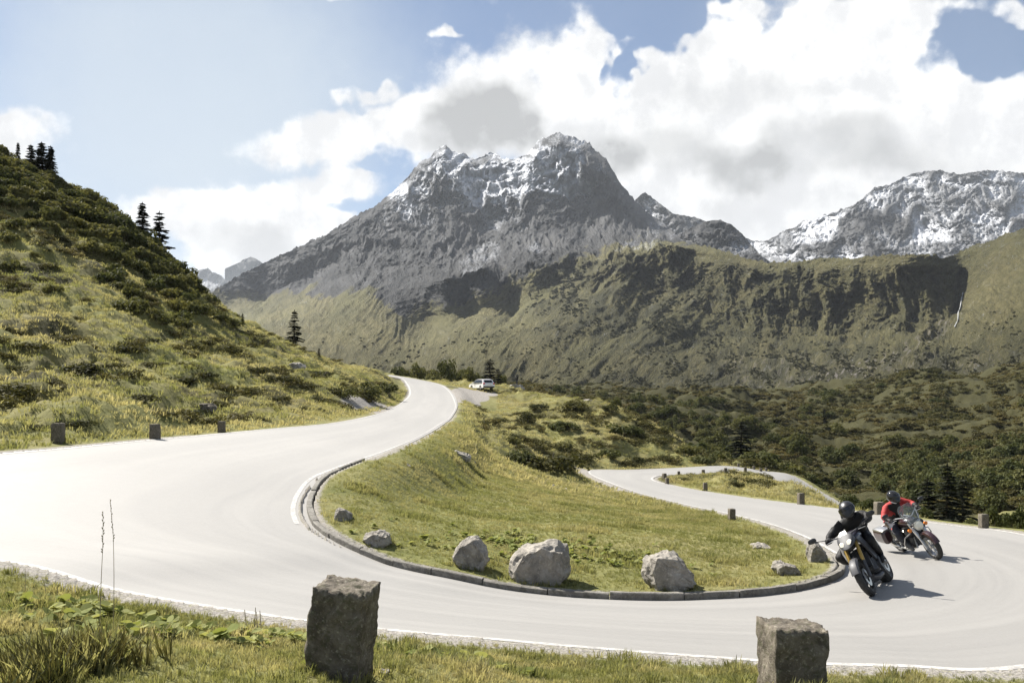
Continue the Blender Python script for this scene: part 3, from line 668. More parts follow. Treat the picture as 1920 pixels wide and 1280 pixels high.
def main_paint(px, py, T, V, aux):
    P = V; n = fbm(P / 260.0 + 8, 4); n2 = fbm(P / 90.0 + 2, 3)
    u, v = fall_coord(px, py)
    line = np.interp(px, [350, 480, 600, 700, 760, 850, 950, 1050, 1150, 1290, 1500, 2100], [562, 560, 555, 560, 600, 560, 520, 490, 468, 462, 440, 380])
    grass = .5 + (py - line) / 60.0 + .5 * n
    cliff = sstep(px, 1290, 1380) * (1 - sstep(px, 1780, 1830)) * sstep(py, 494, 515) * (1 - sstep(py, 600, 650))
    grass = np.clip(grass, 0, 1.2) - .5 * sstep(px, 1740, 1800) * (1 - sstep(py, 500, 560)) * sstep(n2, -.3, .3) - .34 * cliff * sstep(n2 + n, -.35, .25)
    snow = sstep(-py, -470, -330) * .52 * (1 - sstep(px, 1300, 1340)) + .06
    snow = (snow - .62 * aux * sstep(-py, -500, -380)) * (1 - sstep(py, 470, 540)) - .35 * (1 - sstep(px, 640, 760)) - .5 * seg_band(px, py, [(1140, 310), (1170, 380), (1120, 420), (1060, 430)], 70)
    snow += .38 * seg_band(px, py, [(920, 350), (1000, 320), (1060, 330)], 60) + .25 * seg_band(px, py, [(1010, 460), (1060, 440)], 30) + .3 * seg_band(px, py, [(600, 462), (625, 490)], 16) + .25 * seg_band(px, py, [(880, 500), (920, 470)], 26)
    snow += .2 * (seg_band(px, py, [(1100, 462), (1230, 462)], 14))
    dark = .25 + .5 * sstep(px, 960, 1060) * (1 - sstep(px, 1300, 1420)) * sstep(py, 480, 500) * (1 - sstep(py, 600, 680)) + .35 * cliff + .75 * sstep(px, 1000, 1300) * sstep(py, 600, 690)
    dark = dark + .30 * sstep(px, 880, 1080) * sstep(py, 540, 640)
    scree = .6 * seg_band(px, py, [(1790, 600), (1740, 640), (1650, 680), (1560, 712), (1510, 725)], 16) + .35 * sstep(px, 1300, 1400) * sstep(py, 650, 690)
    return dict(grass=grass, snow=snow, dark=np.clip(dark + .4 * n, 0, 1.2), scree=scree)
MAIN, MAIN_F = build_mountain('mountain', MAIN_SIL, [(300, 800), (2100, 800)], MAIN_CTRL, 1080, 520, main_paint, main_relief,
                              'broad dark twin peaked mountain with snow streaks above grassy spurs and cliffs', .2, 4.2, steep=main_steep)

def rock_relief(P, px, py):
    D = P[:, 1]; o = px * 0; wob = 22 * fbm(np.column_stack([px, py, o]) / 80.0, 3)
    r1 = fbm(np.column_stack([(px * .8 + py * .6 + wob) / 95.0, (py - px * .3 + wob) / 90.0, o + 5]), 7, .62, True) - 1.1
    r2 = fbm(np.column_stack([px / 15.0, py / 13.0, o + 2]), 5, .6, True) - 1.1
    return -D * (.040 * r1 + .004 * r2), D * .001 * r2, .95 * r1 + .12 * r2
def snow_paint(bias):
    def f(px, py, T, V, aux):
        dark = seg_band(px, py, [(1590, 425), (1640, 412), (1690, 428)], 26) + .6 * seg_band(px, py, [(1500, 470), (1580, 462), (1650, 470)], 16)
        return dict(snow=bias - .42 * aux - .45 * dark - .25 * (1 - sstep(T, 0, .06)), grass=np.full(len(px), -.5), dark=T * 0, scree=T * 0)
    return f
build_mountain('mountain', [(1380, 470), (1412, 452), (1440, 450), (1458, 440), (1474, 430), (1495, 424), (1506, 412), (1528, 413), (1545, 404), (1570, 396), (1600, 384), (1620, 370), (1640, 351), (1668, 346),
                (1690, 334), (1712, 324), (1735, 320), (1765, 319), (1785, 325), (1800, 326), (1830, 321), (1855, 318), (1880, 321), (1920, 324), (1990, 335), (2100, 380)],
               [(1380, 540), (2100, 560)],
               [(1380, 470, 3300), (1480, 430, 3200), (1640, 350, 3500), (1850, 318, 3700), (2100, 380, 3600), (1500, 470, 2500), (1600, 420, 2900), (1700, 400, 3100), (1600, 480, 2300), (1800, 460, 2500), (1900, 400, 3000), (1400, 540, 2300), (1700, 540, 1900), (2100, 560, 1900)],
               440, 210, snow_paint(.58), rock_relief, 'snow covered rocky mountain rising at the right edge', .2, 3.0)
build_mountain('mountain', [(1120, 470), (1160, 410), (1188, 378), (1200, 366), (1210, 360), (1222, 370), (1240, 383), (1262, 400), (1285, 404), (1310, 409), (1325, 415), (1340, 425), (1380, 440), (1410, 450), (1440, 470)],
               [(1120, 500), (1440, 500)], [(1120, 470, 3500), (1210, 360, 3600), (1310, 410, 3500), (1440, 470, 3300), (1200, 500, 2900), (1400, 500, 2700), (1300, 450, 3100)],
               200, 90, snow_paint(.5), rock_relief, 'small pointed snow dusted summit behind the main mountain', .2, 2.0)
build_mountain('mountain', [(1230, 480), (1262, 450), (1285, 432), (1310, 420), (1335, 412), (1352, 412), (1375, 424), (1392, 438), (1405, 455), (1425, 478), (1450, 494)],
               [(1230, 510), (1450, 510)], [(1230, 480, 2000), (1340, 412, 2150), (1450, 490, 1900), (1260, 510, 1600), (1420, 510, 1600), (1340, 460, 1900)],
               170, 80, snow_paint(.22), rock_relief, 'dark rocky knoll in the gap right of the main mountain', .2, 2.0)
build_mountain('mountain', [(340, 545), (362, 512), (378, 505), (390, 503), (398, 510), (415, 516), (422, 524), (432, 508), (445, 494), (458, 486), (470, 481), (486, 488), (510, 510), (560, 545)],
               [(340, 640), (560, 640)], [(340, 545, 9000), (390, 503, 9300), (470, 481, 8800), (560, 545, 8800), (350, 640, 7500), (550, 640, 7500)],
               160, 60, snow_paint(.30), rock_relief, 'hazy blue distant peaks left of the main mountain', .1, 1.5)

# ------------------------------------------------------------------ the air
def build_haze():
    m = bpy.data.materials.new('mountain_air'); m.use_nodes = True; t = NT(m.node_tree); t.n.clear()
    out = t.new('ShaderNodeOutputMaterial'); v = t.new('ShaderNodeVolumePrincipled')
    v.inputs['Color'].default_value = (.86, .92, 1.0, 1); v.inputs['Density'].default_value = 5.0e-5; v.inputs['Anisotropy'].default_value = 0.0
    t.l.new(v.outputs[0], out.inputs['Volume'])
    x0, x1, y0, y1, z0, z1 = -9000, 9000, -900, 12000, -90, 1060
    V = [(x, y, z) for x in (x0, x1) for y in (y0, y1) for z in (z0, z1)]
    F = [(0, 1, 3, 2), (4, 6, 7, 5), (0, 4, 5, 1), (2, 3, 7, 6), (0, 2, 6, 4), (1, 5, 7, 3)]
    o = mesh_obj('haze', V, F, m); tag(o, 'thin pale mountain haze filling the valley', 'haze', kind='stuff')
build_haze()

# ------------------------------------------------------------------ vegetation
def mat_leaf(name, c1, c2, c3=None, trans=.35, rough=.75, spec=.12):
    """foliage: two greens mixed by leaf and by plant, some light passing through"""
    m = bpy.data.materials.new(name); m.use_nodes = True; t = NT(m.node_tree); t.n.clear()
    out = t.new('ShaderNodeOutputMaterial'); b = t.new('ShaderNodeBsdfPrincipled'); tr = t.new('ShaderNodeBsdfTranslucent'); mx = t.new('ShaderNodeMixShader')
    oi = t.new('ShaderNodeObjectInfo'); n = t.noise(geo_pos(t), 9.0, 2, .5)
    c = t.mix(t.ramp(t.m('ADD', t.m('MULTIPLY', oi.outputs['Random'], .6), t.m('MULTIPLY', n, .6)), .25, .95), c1, c2)
    if c3: c = t.mix(t.attr('tint', 'Fac', 'INSTANCER'), c, c3)
    t.put(b.inputs['Base Color'], c); b.inputs['Roughness'].default_value = rough; b.inputs['Specular IOR Level'].default_value = spec
    t.put(tr.inputs[0], t.mix(.5, c, t.mix(1.0, c, (1.25, 1.15, .5), 'MULTIPLY')))
    mx.inputs[0].default_value = trans; t.l.new(b.outputs[0], mx.inputs[1]); t.l.new(tr.outputs[0], mx.inputs[2]); t.l.new(mx.outputs[0], out.inputs[0])
    return m
M['blade'] = mat_leaf('grass_blade', (.145, .16, .055), (.26, .262, .115), (.40, .36, .20), .5)
M['weed'] = mat_leaf('broad_leaf', (.19, .22, .06), (.32, .33, .13), None, .4)
M['heath'] = mat_leaf('heath_leaf', (.040, .044, .016), (.10, .095, .034), (.15, .125, .05), .3)
M['pine'] = mat_leaf('dwarf_pine_needles', (.07, .08, .030), (.155, .15, .055), None, .35)
M['spruce'] = mat_leaf('spruce_needles', (.014, .018, .011), (.034, .038, .02), None, .12)
M['alder'] = mat_leaf('alder_leaf', (.055, .066, .024), (.13, .13, .048), None, .32)
M['farbush'] = mat_leaf('far_bush_leaf', (.032, .036, .018), (.07, .068, .03), None, .15)
M['twig'] = mat_simple('brown_bark', (.075, .058, .042), .9, var=.3, scale=20)
M['stalk'] = mat_simple('dry_stalk', (.27, .22, .13), .8, var=.2, scale=30)

def pydata_mesh(name, V, F, mat):
    me = bpy.data.meshes.new(name); me.from_pydata(V, [], F); me.update(); me.materials.append(mat); return me
def tuft_mesh(name, seed, n, h, spread, width, mat, lean=.5):
    r = random.Random(seed); V = []; F = []
    for k in range(n):
        a = r.uniform(0, 6.283); q = spread * math.sqrt(r.random()); x, y = math.cos(a) * q, math.sin(a) * q
        la = a + r.uniform(-.9, .9); hh = h * r.uniform(.5, 1.0); le = hh * lean * r.uniform(.2, 1.1); w = width * r.uniform(.7, 1.2)
        wx, wy = -math.sin(la + r.uniform(-1, 1)) * w, math.cos(la + r.uniform(-1, 1)) * w; i = len(V)
        V += [(x - wx, y - wy, -.02), (x + wx, y + wy, -.02)]
        mx_, my_ = x + math.cos(la) * le * .35, y + math.sin(la) * le * .35
        V += [(mx_ - wx * .8, my_ - wy * .8, hh * .62), (mx_ + wx * .8, my_ + wy * .8, hh * .62), (x + math.cos(la) * le, y + math.sin(la) * le, hh)]
        F += [(i, i + 1, i + 3, i + 2), (i + 2, i + 3, i + 4)]
    return pydata_mesh(name, V, F, mat)
def rosette_mesh(name, seed, mat, n=7, size=.07):
    r = random.Random(seed); V = []; F = []
    for k in range(n):
        a = r.uniform(0, 6.283); q = r.uniform(.01, .09); x, y, z = math.cos(a) * q, math.sin(a) * q, r.uniform(.03, .10)
        tilt = Euler((r.uniform(-.6, .6), r.uniform(-.6, .6), r.uniform(0, 6.28))).to_matrix(); s = size * r.uniform(.6, 1.15); i = len(V)
        ring = [(0, -.55), (.42, -.75), (.85, -.35), (.9, .2), (.5, .75), (0, .95), (-.5, .75), (-.9, .2), (-.85, -.35), (-.42, -.75)]
        V.append((x, y, z))
        for (u, v) in ring: p = tilt @ Vector((u * s * r.uniform(.9, 1.1), v * s, .25 * s * abs(u))); V.append((x + p.x, y + p.y, z + p.z))
        F += [(i, i + 1 + j, i + 1 + (j + 1) % 10) for j in range(10)]
    return pydata_mesh(name, V, F, mat)
def leaf_quads(pts, nrm, size, r, V, F, long=1.0):
    for p, n in zip(pts, nrm):
        n = (n + Vector((r.gauss(0, .55), r.gauss(0, .55), r.gauss(0, .55)))).normalized()
        a = n.orthogonal().normalized(); a = Matrix.Rotation(r.uniform(0, 6.28), 3, n) @ a; b = n.cross(a); s = size * r.uniform(.6, 1.3); i = len(V)
        a = a * s * long; b = b * s * .55
        V += [tuple(p - a), tuple(p + b + n * s * .15), tuple(p + a), tuple(p - b + n * s * .15)]; F.append((i, i + 1, i + 2, i + 3))
def dome_mesh(name, seed, n, size, mat, lumps=10, flat=.6, core=None, long=1.0):
    """lumpy bush of radius 1 and height about flat"""
    r = random.Random(seed); V = []; F = []; L = []
    for k in range(lumps):
        a = r.uniform(0, 6.283); q = .72 * math.sqrt(r.random()); rad = r.uniform(.24, .44)
        L.append((Vector((math.cos(a) * q, math.sin(a) * q, flat * (1 - q * q) * r.uniform(.45, .95) - .1)), rad))
    pts = []; nr = []
    while len(pts) < n:
        c, rad = L[r.randrange(len(L))]; d = Vector((r.gauss(0, 1), r.gauss(0, 1), r.gauss(.35, .8))).normalized()
        p = c + Vector((d.x * rad, d.y * rad, d.z * rad * .8)) * r.uniform(.72, 1.05)
        if p.z < -.06: continue
        pts.append(p); nr.append((d + Vector((0, 0, .4))).normalized())
    leaf_quads(pts, nr, size, r, V, F, long)
    return pydata_mesh(name, V, F, mat)
def stem_mesh(name, seed, mat, n=7, h=.5):
    r = random.Random(seed); V = []; F = []
    for k in range(n):
        a = r.uniform(0, 6.283); x0, y0 = math.cos(a) * .06, math.sin(a) * .06; q = r.uniform(.2, .6); x1, y1 = math.cos(a) * q, math.sin(a) * q; z1 = h * r.uniform(.5, 1); i = len(V)
        for (x, y, z, w) in ((x0, y0, -.12, .03), (x1, y1, z1, .01)):
            for j in range(3): V.append((x + w * math.cos(j * 2.09), y + w * math.sin(j * 2.09), z))
        F += [(i + j, i + (j + 1) % 3, i + 3 + (j + 1) % 3, i + 3 + j) for j in range(3)]
    return pydata_mesh(name, V, F, mat)
def conifer_meshes(seed, tiers=15, wide=.22, per=7, gap=0.0, droop=.28, mat='spruce', leafw=.05):
    """height 1; returns trunk mesh and crown mesh"""
    r = random.Random(seed); V = []; F = []
    for k in range(5):
        z = k / 4.0; w = .022 * (1 - z) + .002; ox = .012 * math.sin(k * 1.7 + seed)
        for j in range(6): V.append((ox + w * math.cos(j * 1.047), w * math.sin(j * 1.047), z * .97 - (.04 if k == 0 else 0)))
    for k in range(4):
        for j in range(6): F.append((k * 6 + j, k * 6 + (j + 1) % 6, k * 6 + 6 + (j + 1) % 6, k * 6 + 6 + j))
    trunk = pydata_mesh('trunk', V, F, M['twig'])
    V = []; F = []
    for k in range(tiers):
        f = (k + r.uniform(-.25, .25)) / tiers; z = .10 + .88 * f
        rad = wide * (1 - f) ** .75 * r.uniform(.5, 1.25) + .012
        for j in range(per):
            if r.random() < gap + .12: continue
            a = r.uniform(0, 6.283); L = rad * r.uniform(.65, 1.15); nseg = max(3, int(L / .022))
            for s in range(nseg):
                q = (s + .6) / nseg * L; zz = z - droop * q * q / max(wide, .01) + r.uniform(-.008, .008); c = Vector((math.cos(a) * q, math.sin(a) * q, zz))
                for side in range(3):
                    n = Vector((r.gauss(0, .5), r.gauss(0, .5), 1)).normalized(); d = Vector((math.cos(a + r.uniform(-1.1, 1.1)), math.sin(a + r.uniform(-1.1, 1.1)), r.uniform(-.35, .15))); b = n.cross(d).normalized(); w = leafw * r.uniform(.6, 1.2); i = len(V)
                    V += [tuple(c - d * w * .5), tuple(c + b * w * .4), tuple(c + d * w), tuple(c - b * w * .4)]; F.append((i, i + 1, i + 2, i + 3))
    i = len(V)
    for j in range(5):
        V += [(0, 0, .92), (.012 * math.cos(j * 1.26), .012 * math.sin(j * 1.26), .96), (0, 0, 1.02)]; F.append((i, i + 1, i + 2)); i += 3
    crown = pydata_mesh('crown', V, F, M[mat])
    return trunk, crown

def scatter(name, P, rot, scl, idx, tint, variants, label, cat):
    """uncountable cover: points that carry small plants through geometry nodes"""
    n = len(P); me = bpy.data.meshes.new(name); me.vertices.add(n); me.vertices.foreach_set('co', np.ascontiguousarray(P, np.float32).ravel())
    for nm, v in (('rot', rot), ('scl', scl)):
        a = me.attributes.new(nm, 'FLOAT_VECTOR', 'POINT'); a.data.foreach_set('vector', np.ascontiguousarray(v, np.float32).ravel())
    a = me.attributes.new('idx', 'INT', 'POINT'); a.data.foreach_set('value', np.ascontiguousarray(idx, np.int32)); add_attr(me, 'tint', tint)
    o = bpy.data.objects.new(name, me); COL.objects.link(o); tag(o, label, cat, kind='stuff')
    src = bpy.data.collections.new(name + '_source')
    for k, v in enumerate(variants):
        so = bpy.data.objects.new('%s_source_%02d' % (name, k), v); src.objects.link(so)
    ng = bpy.data.node_groups.new(name, 'GeometryNodeTree')
    ng.interface.new_socket('Geometry', in_out='INPUT', socket_type='NodeSocketGeometry'); ng.interface.new_socket('Geometry', in_out='OUTPUT', socket_type='NodeSocketGeometry')
    N = ng.nodes; L = ng.links
    gi = N.new('NodeGroupInput'); go = N.new('NodeGroupOutput'); ip = N.new('GeometryNodeInstanceOnPoints'); ci = N.new('GeometryNodeCollectionInfo')
    ci.inputs['Collection'].default_value = src; ci.inputs['Separate Children'].default_value = True; ci.inputs['Reset Children'].default_value = True
    def na(nm, ty):
        q = N.new('GeometryNodeInputNamedAttribute'); q.data_type = ty; q.inputs['Name'].default_value = nm; return [x for x in q.outputs if x.enabled and x.name == 'Attribute'][0]
    e2r = N.new('FunctionNodeEulerToRotation'); L.new(na('rot', 'FLOAT_VECTOR'), e2r.inputs[0])
    L.new(gi.outputs[0], ip.inputs['Points']); L.new(ci.outputs[0], ip.inputs['Instance']); ip.inputs['Pick Instance'].default_value = True
    L.new(na('idx', 'INT'), ip.inputs['Instance Index']); L.new(e2r.outputs[0], ip.inputs['Rotation']); L.new(na('scl', 'FLOAT_VECTOR'), ip.inputs['Scale'])
    L.new(ip.outputs[0], go.inputs[0])
    md = o.modifiers.new('scatter', 'NODES'); md.node_group = ng
    return o
def scatter_simple(name, P, smin, smax, variants, tint, label, cat, rs, tilt=.12, flat=(1, 1)):
    n = len(P); s = rs.uniform(smin, smax, n) if np.isscalar(smin) else smin
    rot = np.column_stack([rs.uniform(-tilt, tilt, n), rs.uniform(-tilt, tilt, n), rs.uniform(0, 6.283, n)])
    scl = np.column_stack([s, s, s * rs.uniform(flat[0], flat[1], n)])
    return scatter(name, P, rot, scl, rs.randint(0, len(variants), n), tint, variants, label, cat)

def in_poly(xy, poly):
    x, y = xy[:, 0], xy[:, 1]; c = np.zeros(len(xy), bool); n = len(poly)
    for i in range(n):
        x0, y0 = poly[i]; x1, y1 = poly[(i + 1) % n]
        k = ((y0 > y) != (y1 > y))
        if k.any(): c ^= k & (x < (x1 - x0) * (y - y0) / (y1 - y0 + 1e-12) + x0)
    return c
ISLAND = LA[::6, :2]
def rand_ground(rs, n, x0, x1, y0, y1, near_bias=0.0):
    y = y0 + (y1 - y0) * rs.rand(n) ** (1 + near_bias); x = rs.uniform(-1, 1, n)
    x = (x0 + x1) / 2 + x * (x1 - x0) / 2; return np.column_stack([x, y])
def in_view(xy, m=.62): return np.abs(np.arctan2(xy[:, 0], xy[:, 1])) < m
def nz2(xy, s, o=0.0, k=3): return fbm(np.column_stack([xy / s + o, np.zeros(len(xy))]), k)

SHORT = [tuft_mesh('short_tuft', 10 + k, 12, 1.0, .55, .055, M['blade'], .7) for k in range(4)]
TALL = [tuft_mesh('tall_tuft', 30 + k, 15, 1.0, .28, .030, M['blade'], .55) for k in range(4)]
FARTUFT = [tuft_mesh('far_tuft', 50 + k, 18, 1.0, 1.0, .07, M['blade'], .8) for k in range(3)]
WEEDS = [rosette_mesh('rosette', 60 + k, M['weed']) for k in range(3)]
HEATH = [dome_mesh('heath_dome', 70 + k, 170, .16, M['heath'], 8, .5) for k in range(4)]
HEATHFINE = [dome_mesh('heath_dome_fine', 80 + k, 420, .085, M['heath'], 11, .45) for k in range(3)]
FARBUSH = [dome_mesh('far_bush', 90 + k, 120, .24, M['farbush'], 7, .9) for k in range(3)]

def grow_cover():
    rs = np.random.RandomState(21)
    # ---- bank in front of the camera
    xy = rand_ground(rs, 95000, -8.5, 8.5, 2.2, 11.2); xy = xy[in_view(xy)]
    z, dist, st, ac, hill, valley, emb, bank = ground_height(xy, True)
    k = ((dist > .16) & (ac >= 2 * NA - 3) | (dist > 50)) & ~in_poly(xy, np.vstack([LA[:, :2], LB[::-1, :2]])) & ~in_poly(xy, ISLAND)
    k &= (rs.rand(len(xy)) < sstep(dist, .1, .5) * .8 + .2)
    xy, z = xy[k], z[k]; tint = np.clip(.16 + .8 * nz2(xy, 1.3, 7) + .5 * nz2(xy, .4, 27) + rs.uniform(-.15, .3, len(xy)), 0, 1)
    s = (.030 + .035 * rs.rand(len(xy)) ** 2) * (1 + 1.1 * sstep(nz2(xy, .7, 40), .1, .5))
    scatter_simple('bank_grass', np.column_stack([xy, z]), s, None, SHORT + TALL, tint, 'short yellow green grass covering the roadside bank in the foreground', 'grass', rs, .2)
    # broad leaved weeds
    wp = []
    for (cx, cy, d, sx, sy, n) in ((330, 1190, 7.2, .9, .6, 90), (470, 1205, 7.0, .9, .6, 90), (250, 1160, 8.0, .5, .35, 50), (1060, 1030, 17.0, 1.3, .6, 160), (980, 1012, 18.0, .7, .4, 50)):
        q = P3(cx, cy, d); wp.append(np.column_stack([rs.normal(q[0], sx, n), rs.normal(q[1], sy, n)]))
    xy = np.vstack(wp); z, dist, st, ac, *_ = ground_height(xy, True); k = dist > .3
    scatter_simple('broadleaf_weeds', np.column_stack([xy[k], z[k]]), .35, .9, WEEDS, np.zeros(k.sum()), 'patches of broad round leaved weeds growing in the grass', 'weeds', rs, .2)
    # tall dark grass hummock bottom left
    q = P3(70, 1262, 4.7); n = 330; xy = np.column_stack([rs.normal(q[0], .17, n), rs.normal(q[1], .2, n)]); z = ground_height(xy)
    scatter_simple('tall_dark_grass', np.column_stack([xy, z]), .10, .26, [tuft_mesh('dark_tuft', 130 + k, 16, 1.0, .3, .03, M['heath'], .6) for k in range(2)] + TALL[:1], np.clip(rs.uniform(-.2, .5, n), 0, 1), 'tall dark tangled grass clump at the bottom left', 'grass', rs, .3)
    # ---- island turf
    xy = np.vstack([rand_ground(rs, 80000, -5, 12, 13.5, 48, .5)]); xy = xy[in_poly(xy, ISLAND)]
    z, dist, st, ac, hill, valley, emb, bank = ground_height(xy, True)
    k = (dist > .22) & (rs.rand(len(xy)) < .25 + .75 * sstep(dist, .3, 1.1)); xy, z = xy[k], z[k]
    tint = np.clip(.20 + .7 * nz2(xy, 2.6, 7) + .4 * nz2(xy, .8, 70) + .35 * sstep(xy[:, 1], 24, 44) + rs.uniform(-.15, .2, len(xy)), 0, 1)
    s = (.028 + .026 * rs.rand(len(xy))) * (1 + 1.2 * sstep(nz2(xy, 1.3, 40), .15, .55)) * (1 + .03 * (xy[:, 1] - 14))
    scatter_simple('island_grass', np.column_stack([xy, z]), s, None, SHORT, tint, 'cropped sunlit grass on the island inside the bend', 'grass', rs, .2)
    # ---- embankment, small island, verges further off
    xy = np.vstack([rand_ground(rs, 26000, -14, 24, 36, 150), rand_ground(rs, 5000, 8, 28, 30, 82)]); xy = xy[in_view(xy, .6)]
    z, dist, st, ac, hill, valley, emb, bank = ground_height(xy, True)
    k = (dist > .7) & (hill < .4) & ~((np.abs(xy[:, 0] - P3(880, 745, 114)[0]) < 3.4) & (np.abs(xy[:, 1] - 114) < 13)); xy, z = xy[k], z[k]
    tint = np.clip(.62 + .7 * nz2(xy, 6.0, 7) + rs.uniform(-.2, .2, len(xy)), 0, 1)
    scatter_simple('rough_grass', np.column_stack([xy, z]), .10, .26, FARTUFT, tint, 'rough straw tinted grass on the embankment below the upper road', 'grass', rs, .25, (.6, 1))
    # ---- left slope
    xy = rand_ground(rs, 70000, -75, -4, 14, 112); z, dist, st, ac, hill, valley, emb, bank = ground_height(xy, True)
    k = in_view(xy, .6) & (dist > .5) & (hill > .25); xy, z, dist = xy[k], z[k], dist[k]
    lay = np.hypot((xy[:, 0] - P3(715, 762, 70)[0]) / 2.6, (xy[:, 1] - 70) / 14) > 1; xy, z, dist = xy[lay], z[lay], dist[lay]
    tint = np.clip(.36 + .75 * nz2(xy, 7.0, 7) + rs.uniform(-.2, .2, len(xy)), 0, 1)
    scatter_simple('slope_grass', np.column_stack([xy, z]), .09, .26, FARTUFT, tint, 'tufted yellow green grass on the left slope above the road', 'grass', rs, .25, (.6, 1))
    # heath and alpine rose on the slopes
    xy = np.vstack([rand_ground(rs, 9000, -75, -4, 20, 112), rand_ground(rs, 5200, -4, 26, 56, 140)]); z, dist, st, ac, hill, valley, emb, bank = ground_height(xy, True)
    w = nz2(xy, 5.0, 11) + .4 * nz2(xy, 1.9, 90); k = in_view(xy, .6) & (dist > 1.6) & (w > np.where(hill > .3, .22, .16)) & ~((hill < .3) & (np.hypot(xy[:, 0] + 4, xy[:, 1] - 114) < 14)); xy, z = xy[k], z[k]
    scatter_simple('heath', np.column_stack([xy, z - .06]), .35, .95, HEATHFINE, np.clip(.25 + .6 * nz2(xy, 4, 3) + rs.uniform(-.2, .2, len(xy)), 0, 1), 'dark low alpine rose and heath cushions spread over the slopes', 'heath', rs, .25, (.5, .95))
    # ---- valley
    th = rs.uniform(-.12, .60, 30000); r_ = np.exp(rs.uniform(math.log(85), math.log(430), 30000)); xy = np.column_stack([np.sin(th) * r_, np.cos(th) * r_])
    z, dist, st, ac, hill, valley, emb, bank = ground_height(xy, True)
    w = nz2(xy, 22.0, 11) + .5 * nz2(xy, 7, 90); k = (dist > 3) & (valley > .4) & (w > np.where(np.hypot(xy[:, 0], xy[:, 1]) > 170, -.26, -.12)); xy, z = xy[k], z[k]; r_ = np.hypot(xy[:, 0], xy[:, 1])
    s = rs.uniform(.45, 1.1, len(xy)) * (.75 + r_ / 230)
    scatter_simple('valley_heath', np.column_stack([xy, z - .1]), s, None, HEATH, np.clip(.3 + .7 * nz2(xy, 18, 3) + rs.uniform(-.25, .25, len(xy)), 0, 1), 'dark green and rusty heath over the hummocks of the valley', 'heath', rs, .2, (.45, .9))
    th = rs.uniform(.02, .60, 5200); r_ = np.exp(rs.uniform(math.log(88), math.log(330), 5200)); xy = np.column_stack([np.sin(th) * r_, np.cos(th) * r_])
    z, dist, st, ac, hill, valley, emb, bank = ground_height(xy, True)
    w = nz2(xy, 30.0, 51) + .5 * nz2(xy, 9, 20) + .45 * (1 - sstep(r_, 100, 190)); k = (dist > 4) & (valley > .4) & (w > .34) & (z < -4 + .02 * r_); xy, z, r_ = xy[k], z[k], r_[k]
    scatter_simple('valley_scrub', np.column_stack([xy, z - .15]), rs.uniform(.6, 1.5, len(xy)) * (.7 + r_ / 260), None, [dome_mesh('scrub_dome', 330 + k, 300, .13, M['alder'], 10, 1.0) for k in range(4)], np.zeros(len(xy)), 'mass of dark green scrub filling the valley below the lower road', 'scrub', rs, .15, (.8, 1.3))
    # ---- bushes on the mountain side, too far to tell apart
    me = MAIN.data; n = len(me.vertices); co = np.empty(n * 3, np.float32); me.vertices.foreach_get('co', co); co = co.reshape(-1, 3)
    px = 960 + FPX * co[:, 0] / co[:, 1]; py = HOR - FPX * co[:, 2] / co[:, 1]; u, v = fall_coord(px, py)
    nn = fbm(np.column_stack([u / 18.0, v / 60.0, px * 0 + 3]), 3); n2 = fbm(np.column_stack([px / 40, py / 25, px * 0 + 8]), 3)
    pr = .075 * sstep(px, 960, 1060) * (1 - sstep(px, 1290, 1400)) * sstep(py, 485, 520) * (1 - sstep(py, 600, 680)) * sstep(nn, -.1, .3)
    pr += .012 * sstep(px, 520, 700) * (1 - sstep(px, 1000, 1100)) * sstep(py, 600, 640) * sstep(nn, .1, .4)
    pr += .05 * sstep(px, 980, 1200) * sstep(py, 640, 700) * sstep(n2, -.1, .3) + .012 * sstep(px, 1280, 1400) * sstep(py, 560, 640) * sstep(n2, -.05, .3)
    k = (rs.rand(n) < pr * 2.6) & (px > 400) & (px < 1960); P = co[k]
    s = rs.uniform(.4, 1.1, len(P)) ** 1.5 * P[:, 1] / 430.0
    scatter_simple('mountain_scrub', P, s, None, FARBUSH, np.zeros(len(P)), 'dark scrub dotted over the mountain side and its gullies', 'scrub', rs, .2, (.7, 1))
grow_cover()

# ------------------------------------------------------------------ things standing on the land
def hits(pix, dmin=3.0, dmax=430.0, n=420):
    """where the line of sight through each photograph pixel meets the ground"""
    ds = np.geomspace(dmin, dmax, n); pix = np.array(pix, float); out = []
    X = (pix[:, :1] - 960) / FPX * ds[None]; Y = np.tile(ds, (len(pix), 1)); Zr = (HOR - pix[:, 1:2]) / FPX * ds[None]
    g = ground_height(np.column_stack([X.ravel(), Y.ravel()])).reshape(X.shape)
    for i in range(len(pix)):
        k = np.nonzero(g[i] >= Zr[i])[0]; k = k[0] if len(k) else n - 1
        out.append((X[i, k], Y[i, k], g[i, k]))
    return out
def copy_thing(src, parts, loc, rz, sc, name=None):
    o = src.copy(); COL.objects.link(o); o.location = loc; o.rotation_euler = (0, 0, rz); o.scale = sc
    for c in parts:
        q = c.copy(); COL.objects.link(q); q.parent = o
    return o
ORD = ['first', 'second', 'third', 'fourth', 'fifth', 'sixth', 'seventh', 'eighth', 'ninth', 'tenth', 'eleventh', 'twelfth', 'thirteenth', 'fourteenth', 'fifteenth', 'sixteenth', 'seventeenth', 'eighteenth',
       'nineteenth', 'twentieth', 'twenty-first', 'twenty-second', 'twenty-third', 'twenty-fourth', 'twenty-fifth', 'twenty-sixth', 'twenty-seventh', 'twenty-eighth', 'twenty-ninth', 'thirtieth']

